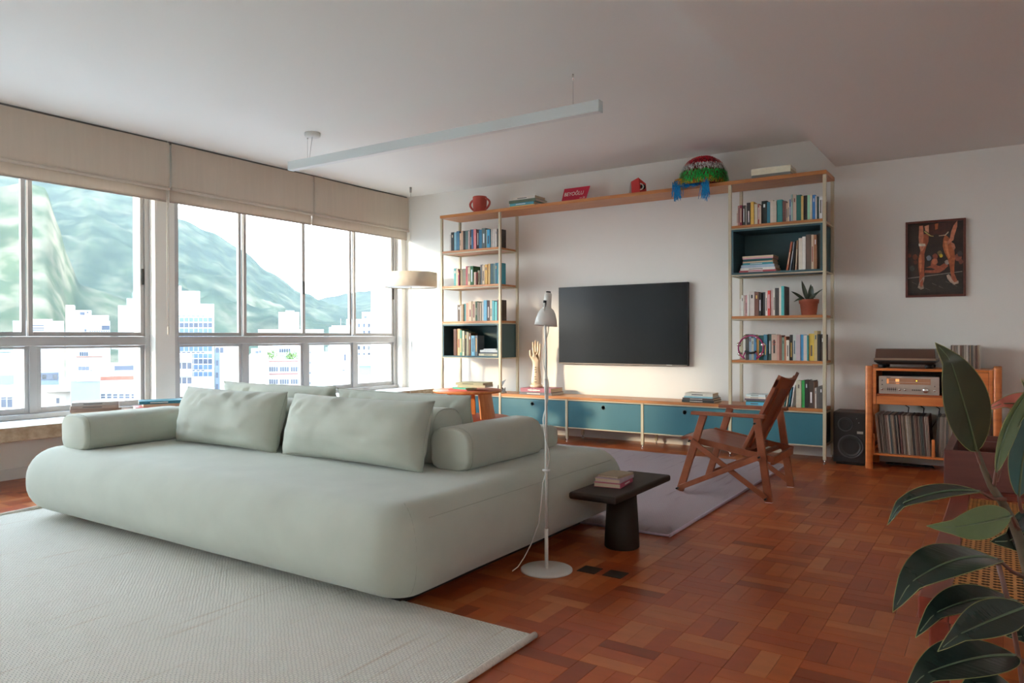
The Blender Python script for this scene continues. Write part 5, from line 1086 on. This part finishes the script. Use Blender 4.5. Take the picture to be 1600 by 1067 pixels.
records(-.822, -.456, .1245, .312, 6.55, 36, "in the cabinet's first bay", 'records in the first bay', -5.5, -3.5)
records(-.427, -.09, .1245, .312, 6.55, 30, "in the cabinet's second bay", 'records in the second bay', 2, -2)
records(-.335, -.135, .8055, .182, 6.66, 18, 'standing on the cabinet', 'small records on the cabinet', 1, -1, (.003, .008))
# cables behind and below the cabinet
g = G()
for k in range(4):
    x = -.70 + k * .11; g.tube([(x, 6.88, .56), (x + .02, 6.87, .50), (x + .06, 6.88, .47), (x + .05, 6.89, .40), (x - .03, 6.89, .25), (x + .02, 6.90, .05)], .004, 6)
cb = thing('cable_tangle', 'black cables hanging behind the record cabinet', 'cable', (0, 0, 0)); g.obj('hanging_cables', M_BLACK, cb)
G().tube([(-.72 + .10 * math.cos(k * .45) + k * .004, 6.74 + .06 * math.sin(k * .45), .012 + .001 * (k % 14)) for k in range(46)], .006, 6).obj('coiled_cable', M_BLACK, cb)
# loudspeakers
M_SPK = mat('speaker_black', (.018, .015, .013), .55, bump=.1, bscale=(200, 200, 200), dist=.001); M_CONE = mat('cone_paper', (.035, .034, .033), .6); M_RING = mat('cone_ring', (.10, .10, .10), .35, metal=.5); M_SPKW = wood('speaker_veneer', (.035, .018, .012), (.05, .025, .018), .5)
def speaker(label, x, y):
    t = thing('loudspeaker', label, 'loudspeaker', (x, y, 0), 0, 'black loudspeakers'); w, h, d = .125, .415, .14
    G().box(-w, w, -d + .008, d, .02, .02 + h).obj('cabinet_body', M_SPKW, t, bevel=.004); G().box(-w + .006, w - .006, -d, -d + .008, .026, .014 + h).obj('baffle', M_SPK, t, bevel=.002)
    G().box(-w + .02, w - .02, -d + .03, d - .02, .0, .02).obj('plinth', M_BLACK, t)
    for nm, cx, cz, r in (('woofer', .01, .155, .088), ('tweeter', -.03, .335, .052)):
        wf = G().lathe([(r * 1.12, 0), (r * 1.12, .006), (r * 1.0, .009), (r * .98, .002)], 40, xf((cx, -d, cz), R(90)), cap=False).obj(nm, M_RING, t)
        G().lathe([(r * .99, .003), (r * .92, .008), (r * .84, .004), (r * .38, -.022), (r * .30, -.022)], 40, xf((cx, -d - .002, cz), R(90)), cap=False).obj('cone', M_CONE, wf)
        G().lathe([(r * .34, -.022), (r * .3, -.012), (r * .15, -.004), (0, -.002)], 28, xf((cx, -d - .002, cz), R(90)), cap=False).obj('dust_cap', M_BLACK, wf)
        G().lathe([(r * .995, -.03), (0, -.03)], 24, xf((cx, -d + .004, cz), R(90)), cap=False).obj('driver_well', M_BLACK, wf)
    for px_, pz_, r in ((.055, .385, .003), (.072, .352, .004)): G().cyl(r, 0, .003, 10, xf((px_, -d, pz_), R(90))).obj('indicator', mat('indicator_grey', (.3, .3, .3), .4), t)
    G().box(.058, .104, -d - .0012, -d, .262, .282).obj('badge', mat('badge_silver', lin('9a9488', 1.4), .5), t)
    return t
s1 = speaker('black loudspeaker between the shelf tower and record cabinet', -1.045, 6.72); speaker('black loudspeaker on the far side of the record cabinet', .15, 6.72)

# ================================================================== FRAMED PHOTOGRAPH
po = thing('framed_photograph', 'framed photograph of dancing legs hung on the wall', 'framed picture', (-.4555, 6.949, 1.691)); M_FR = wood('mahogany_frame', lin('4a2018', 1.6), lin('5a2a20', 1.6), .4)
W2, H2 = .2135, .312
G().box(-W2, -W2 + .017, -.03, 0, -H2, H2).box(W2 - .017, W2, -.03, 0, -H2, H2).box(-W2 + .017, W2 - .017, -.03, 0, H2 - .017, H2).box(-W2 + .017, W2 - .017, -.03, 0, -H2, -H2 + .017).obj('frame', M_FR, po, bevel=.002)
G().box(-W2 + .017, W2 - .017, -.016, -.006, -H2 + .017, H2 - .017).obj('print', mat('print_dark', lin('241a16', 1.6), .35, var=.5, vscale=(14, 1, 14)), po)
pk = [0]
def ink(name, poly, hexc, k=1.6):
    pk[0] += 1; y = .0162 + .00008 * pk[0]
    G().prism([((x - 590) / 640 * .41, (530 - z) / 850 * .60) for x, z in poly], y, y + .00006, xf((0, 0, 0), R(90))).obj(name, mat('ink_' + hexc.lstrip('#'), lin(hexc, k), .5, var=.25, vscale=(40, 1, 40)), po)
ink('printed_stage', [(280, 750), (885, 690), (885, 920), (280, 920)], '#28221d'); ink('printed_edge', [(280, 742), (885, 688), (885, 696), (280, 752)], '#7a746c')
for (x, z, r, c) in ((300, 480, 22, '#5a2c20'), (365, 500, 30, '#5e3222'), (370, 560, 24, '#4a261c'), (520, 520, 28, '#6a7078'), (640, 470, 26, '#6a5a3a'), (590, 505, 30, '#7a3c2c'), (655, 500, 20, '#b09a30'), (840, 530, 40, '#7a4434'), (860, 490, 30, '#3a3434'), (870, 580, 26, '#6a3c30'), (720, 580, 26, '#8a8078'), (330, 630, 30, '#3a4038')):
    ink('printed_crowd', [(x + r * math.cos(a * .7) * (1 + .2 * math.sin(a * 3)), z + r * 1.15 * math.sin(a * .7)) for a in range(9)], c)
ink('printed_figure', [(545, 560), (570, 530), (610, 535), (620, 575), (600, 605), (640, 620), (690, 590), (735, 620), (690, 665), (640, 695), (560, 698), (470, 690), (478, 660), (560, 665), (590, 655), (548, 635), (480, 630), (540, 612)], '#8a4a34'); ink('printed_face', [(556, 540), (585, 530), (608, 545), (606, 585), (580, 602), (556, 580)], '#a05c40')
ink('printed_leg', [(455, 240), (520, 240), (515, 330), (490, 390), (470, 470), (472, 560), (468, 640), (470, 760), (462, 800), (410, 800), (415, 720), (400, 620), (402, 520), (420, 450), (440, 380), (448, 300)], '#8c4a30'); ink('printed_leg', [(700, 260), (742, 300), (775, 370), (800, 450), (808, 540), (800, 640), (800, 720), (760, 720), (752, 640), (728, 540), (690, 460), (672, 390), (680, 310)], '#94502f')
ink('printed_arm', [(412, 140), (455, 140), (462, 240), (455, 340), (480, 380), (450, 430), (425, 440), (412, 370), (405, 280)], '#a86a50'); ink('printed_arm', [(790, 165), (832, 110), (830, 180), (800, 280), (790, 330), (720, 385), (705, 370), (750, 310), (765, 230)], '#a86a50')
ink('printed_hand', [(760, 345), (800, 375), (812, 420), (795, 450), (770, 400)], '#9c6048'); ink('printed_torso', [(470, 140), (830, 110), (780, 170), (730, 250), (690, 270), (640, 260), (600, 250), (540, 262), (480, 230)], '#3c201a'); ink('printed_torso_light', [(585, 130), (625, 125), (620, 190), (590, 200)], '#9a5434'); ink('printed_hip', [(470, 150), (520, 135), (520, 230), (480, 200)], '#b08064')
ink('printed_trim', [(470, 200), (545, 262), (575, 268), (570, 276), (530, 268), (468, 215)], '#a0965a'); ink('printed_trim', [(630, 266), (700, 262), (735, 225), (738, 240), (705, 272), (630, 276)], '#b0a088')
ink('printed_bangle', [(404, 346), (480, 352), (484, 380), (408, 378)], '#b0a898'); ink('printed_shin_light', [(412, 480), (435, 470), (440, 600), (425, 700), (410, 600)], '#b4704a', 1.5); ink('printed_thigh_light', [(690, 330), (720, 340), (730, 420), (755, 520), (740, 540), (705, 440)], '#b8744c', 1.5)
ink('printed_shoe', [(395, 860), (412, 800), (462, 730), (472, 745), (455, 820), (466, 870), (430, 885)], '#8a7a6c'); ink('printed_shoe', [(715, 730), (740, 715), (780, 770), (845, 800), (845, 825), (800, 840), (755, 810), (725, 770)], '#a08c7c'); ink('printed_foot', [(420, 800), (455, 760), (455, 830), (440, 860), (420, 850)], '#8a4c34'); ink('printed_foot', [(760, 715), (800, 715), (835, 800), (800, 815), (770, 770)], '#8a4c34')
for k in range(7): x = 330 + k * 75; z = 790 + (k * 37) % 90; ink('printed_floor_glint', [(x, z), (x + 50, z + 26), (x + 52, z + 31), (x, z + 6)], '#5a544c')

# ================================================================== CANE BENCH AND WOODEN BOX
M_BEN = wood('bench_mahogany', lin('5e2418', 1.5), lin('6e3022', 1.5), .35, s=(30, 3, 30)); bnX0, bnX1, bnY0, bnY1, bz = -.172, .56, 2.06, 4.28, .42
bn_ = thing('cane_bench', 'low mahogany bench with woven cane seat behind the rubber plant', 'bench', ((bnX0 + bnX1) / 2, (bnY0 + bnY1) / 2, 0)); bcx, bcy = (bnX0 + bnX1) / 2, (bnY0 + bnY1) / 2
def bb(name, x0, x1, y0, y1, z0, z1, m=M_BEN, bv=.004): return G().box(x0 - bcx, x1 - bcx, y0 - bcy, y1 - bcy, z0, z1).obj(name, m, bn_, bevel=bv)
bb('side_rail', bnX0, bnX0 + .065, bnY0, bnY1, bz - .055, bz); bb('side_rail', bnX1 - .065, bnX1, bnY0, bnY1, bz - .055, bz)
bb('end_rail', bnX0 + .065, bnX1 - .065, bnY0, bnY0 + .07, bz - .055, bz); bb('end_rail', bnX0 + .065, bnX1 - .065, bnY1 - .07, bnY1, bz - .055, bz); bb('cross_rail', bnX0 + .065, bnX1 - .065, 3.45, 3.55, bz - .055, bz); bb('deck', bnX0 + .065, bnX1 - .065, 3.55, bnY1 - .07, bz - .02, bz)
for x in (bnX0 + .02, bnX1 - .065):
    for y in (bnY0 + .05, bnY1 - .1): bb('leg', x, x + .045, y, y + .05, 0, bz - .055)
G().cyl(.012, 0, .004, 14, xf((bnX0 + .03 - bcx, bnY0 - .001 - bcy, bz - .028), R(90))).obj('wood_plug', mat('plug_wood', lin('8a4428', 1.5), .4), bn_)
# woven cane: interlaced strands
M_CANE = mat('cane_strand', lin('b0783e', 1.35), .5, var=.2, vscale=(40, 40, 40)); cx0, cx1, cy0, cy1 = bnX0 + .06, bnX1 - .06, bnY0 + .065, 3.455
g = G(); st = .0125; ny = int((cy1 - cy0) / st); nx = int((cx1 - cx0) / (st * 2))
for j in range(ny):
    y = cy0 + (j + .5) * st; pts = []
    seg = nx
    for i in range(seg + 1):
        x = cx0 + (cx1 - cx0) * i / seg; pts.append((x - bcx, y - bcy, bz - .006 + (.0028 if (i + j) % 2 else -.0028)))
    vs_ = []; hw = .0048
    for p in pts: vs_ += [(p[0], p[1] - hw, p[2]), (p[0], p[1] + hw, p[2])]
    g.add(vs_, [(2 * i, 2 * i + 2, 2 * i + 3, 2 * i + 1) for i in range(seg)], True)
g.obj('cane_weft', M_CANE, bn_, kind='stuff')
g = G()
for i in range(nx):
    x = cx0 + (cx1 - cx0) * (i + .5) / nx
    vs_ = []; hw = .0035
    for j in range(ny + 1):
        y = cy0 + j * st; z = bz - .006; vs_ += [(x - hw - bcx, y - bcy, z), (x + hw - bcx, y - bcy, z)]
    g.add(vs_, [(2 * j, 2 * j + 1, 2 * j + 3, 2 * j + 2) for j in range(ny)], True)
g.obj('cane_warp', M_CANE, bn_, kind='stuff'); bb('cane_shade_sheet', cx0, cx1, cy0, cy1, bz - .02, bz - .014, mat('cane_shadow', (.09, .04, .02), .9), 0)  # dark sheet stands in for the shade beneath the cane
wb = thing('compartment_box', 'dark walnut box with open compartments on the cane bench', 'box', (.20, 3.92, .4205)); M_WAL = wood('walnut', lin('4a2620', 1.5), lin('5a3128', 1.5), .5, s=(3, 30, 30)); bw, bdp, bh, th = .405, .31, .158, .02
for nm, bx in (('front_panel', (-bw, bw, -bdp, -bdp + th, 0, bh)), ('back_panel', (-bw, bw, bdp - th, bdp, 0, bh)), ('side_panel', (-bw, -bw + th + .012, -bdp + th, bdp - th, 0, bh)), ('side_panel', (bw - th, bw, -bdp + th, bdp - th, 0, bh)), ('bottom_panel', (-bw + th, bw - th, -bdp + th, bdp - th, 0, .012)),
               ('divider', (-bw + th, bw - th, .12, .14, .012, bh - .006)), ('divider', (-.17, -.145, -bdp + th, .12, .012, bh - .004)), ('divider', (.13, .155, -bdp + th, .12, .012, bh - .004))): G().box(*bx).obj(nm, M_WAL, wb, bevel=.002)

# ================================================================== RUBBER PLANT (near the camera)
def near(px, py, d): v = FWD + RGT * ((px - 800) / F_PX) + UPV * ((533.5 - py) / F_PX); return CAM + v * d
PB = Vector((.135, 1.60, 0)); rp_ = thing('rubber_plant', 'tall rubber plant with big glossy dark leaves, foremost at the edge', 'plant', tuple(PB))
def leaf_mat(name, c, c2, rough, edge=None):
    m = mat(name, c, rough, col2=c2, vscale=(14, 14, 14), bump=.25, bscale=(6, 90, 6), dist=.002, spec=.5); return m
M_L1 = leaf_mat('leaf_dark', lin('18241f', 1.2), lin('22302a', 1.2), .26); M_L2 = leaf_mat('leaf_underside', lin('4a5a38', 1.35), lin('56663f', 1.35), .5); M_L3 = leaf_mat('leaf_teal', lin('34504c', 1.2), lin('3f625c', 1.2), .28); M_L4 = mat('leaf_red', lin('a85848', 1.4), .5); M_L5 = leaf_mat('leaf_back_dark', lin('24291a', 1.5), lin('2e3420', 1.5), .45)
M_EDGE = mat('leaf_rim', lin('7a7a48', 1.4), .5); M_RIB = mat('leaf_rib', lin('4c5a40', 1.5), .4); M_STEM = mat('plant_stem', lin('4a4030', 1.4), .6, var=.2, vscale=(30, 30, 30)); M_PET = mat('petiole', lin('5a3a30', 1.4), .5)
def rubber(m, base, tip, width, bend, nrm, cup=.25, d0=1.4, d1=1.4, node=None, twist=0.0, point=.9):
    b0, t0 = near(*base, d0) - PB, near(*tip, d1) - PB; ax = t0 - b0; nv = Vector(nrm); sd = ax.cross(nv).normalized(); up = sd.cross(ax).normalized(); n, nu = 22, 10
    def prof(v): return (math.sin(math.pi * v ** .92) ** .72) * (1 - .25 * v ** 6) if v < 1 else 0.0
    def fn(u, v, off=0.0):
        w = width / 2 * prof(v); s = (u - .5) * 2; a = twist * v
        sdv = sd * math.cos(a) + up * math.sin(a); upv = up * math.cos(a) - sd * math.sin(a)
        tipd = up * (-.03 * max(0, v - .88) / .12)
        rip = 0.0
        return b0 + ax * v + up * (bend * 4 * v * (1 - v)) + tipd + upv * (cup * w * (abs(s) ** 1.4) + rip + off) + sdv * (w * s)
    g = G(); g.grid(lambda u, v: fn(u, v), nu, n); g.grid(lambda u, v: fn(1 - u, v, -.0012), nu, n); lo = g.obj('leaf', m, rp_)
    G().tube([fn(.5, k / 14 * .97, .0006) for k in range(15)], [.0022 * (1 - .06 * k) + .0003 for k in range(15)], 6).obj('midrib', M_RIB, lo)
    for s in (0, 1): G().tube([fn(s, k / 26) for k in range(27)], .0006, 5).obj('leaf_edge', M_EDGE, lo)
    if node is not None: e = near(*node[:2], node[2]) - PB; mid = (b0 + e) / 2 + Vector((0, 0, -.006)); G().tube([e, mid, b0, fn(.5, .03)], [.0042, .0035, .0032, .0025], 8).obj('petiole', M_PET, lo)
tow = tuple(-FWD)
rubber(M_L5, (1526, 706), (1478, 541), .088, .004, tow, .22, 1.42, 1.36, (1536, 728, 1.42))
rubber(M_L1, (1532, 768), (1388, 797), .052, .016, (-.1, -.45, 1), .12, 1.38, 1.34, (1570, 780, 1.42))
rubber(M_L2, (1580, 806), (1472, 826), .060, .006, (.45, -.85, .05), .06, 1.38, 1.30, (1592, 826, 1.42))
rubber(M_L1, (1560, 874), (1398, 930), .096, .028, (-.25, -.72, .75), .15, 1.34, 1.20, (1602, 902, 1.42))
rubber(M_L1, (1590, 940), (1437, 971), .072, .022, (.0, -.45, 1), .2, 1.34, 1.22, (1612, 955, 1.42))
rubber(M_L1, (1604, 948), (1480, 1000), .062, .006, (.2, -.8, .8), .25, 1.26, 1.16, (1622, 960, 1.40))
rubber(M_L1, (1588, 1024), (1420, 1064), .088, .016, (-.15, -.7, .75), .15, 1.30, 1.18, (1612, 1035, 1.40))
rubber(M_L3, (1592, 776), (1622, 625), .066, -.01, tow, .18, 1.44, 1.40, (1597, 800, 1.45))
rubber(M_L2, (1556, 738), (1618, 596), .042, -.016, (.75, -.6, -.05), .35, 1.40, 1.40, (1552, 760, 1.42))
rubber(M_L4, (1640, 640), (1552, 631), .046, .010, (-.1, -.75, .4), .3, 1.48, 1.46, (1650, 660, 1.48))
rubber(M_L1, (1632, 812), (1568, 850), .085, .0, tow, .1, 1.47, 1.44, (1620, 840, 1.47)); rubber(M_L1, (1640, 955), (1592, 1000), .07, .0, tow, .1, 1.36, 1.34, (1640, 990, 1.42)); rubber(M_L1, (1600, 1090), (1505, 1070), .07, .012, (0, -.5, 1), .15, 1.25, 1.2, (1620, 1100, 1.36))
rubber(M_L3, (1570, 700), (1596, 640), .02, .0, tow, .1, 1.44, 1.44, (1556, 752, 1.43))
stem = [near(1527, 702, 1.42), near(1536, 730, 1.42), near(1549, 760, 1.42), near(1566, 785, 1.425), near(1582, 815, 1.43), near(1594, 845, 1.43), near(1606, 890, 1.43), near(1618, 960, 1.44), near(1630, 1060, 1.45)]
sp_ = [p - PB for p in stem] + [Vector((.0, .0, .28))]
G().tube(sp_, [.0035, .005, .0065, .0075, .0085, .0095, .0105, .012, .013, .014], 12).obj('main_stem', M_STEM, rp_)
G().tube([near(1560, 882, 1.30) - PB, near(1578, 950, 1.31) - PB, near(1592, 1030, 1.32) - PB, near(1600, 1090, 1.33) - PB, Vector((-.02, -.05, .28))], .0042, 8).obj('cut_shoot', M_PET, rp_)
G().lathe([(.0, .002), (.13, .002), (.135, .01), (.165, .28), (.172, .285), (.172, .305), (.158, .305), (.152, .27), (0, .268)], 40, cap=False).obj('pot', M_TERRA, rp_)
G().lathe([(.0, .2685), (.152, .2685), (.152, .272), (0, .274)], 30, cap=False).obj('soil', MATS['soil'], rp_)
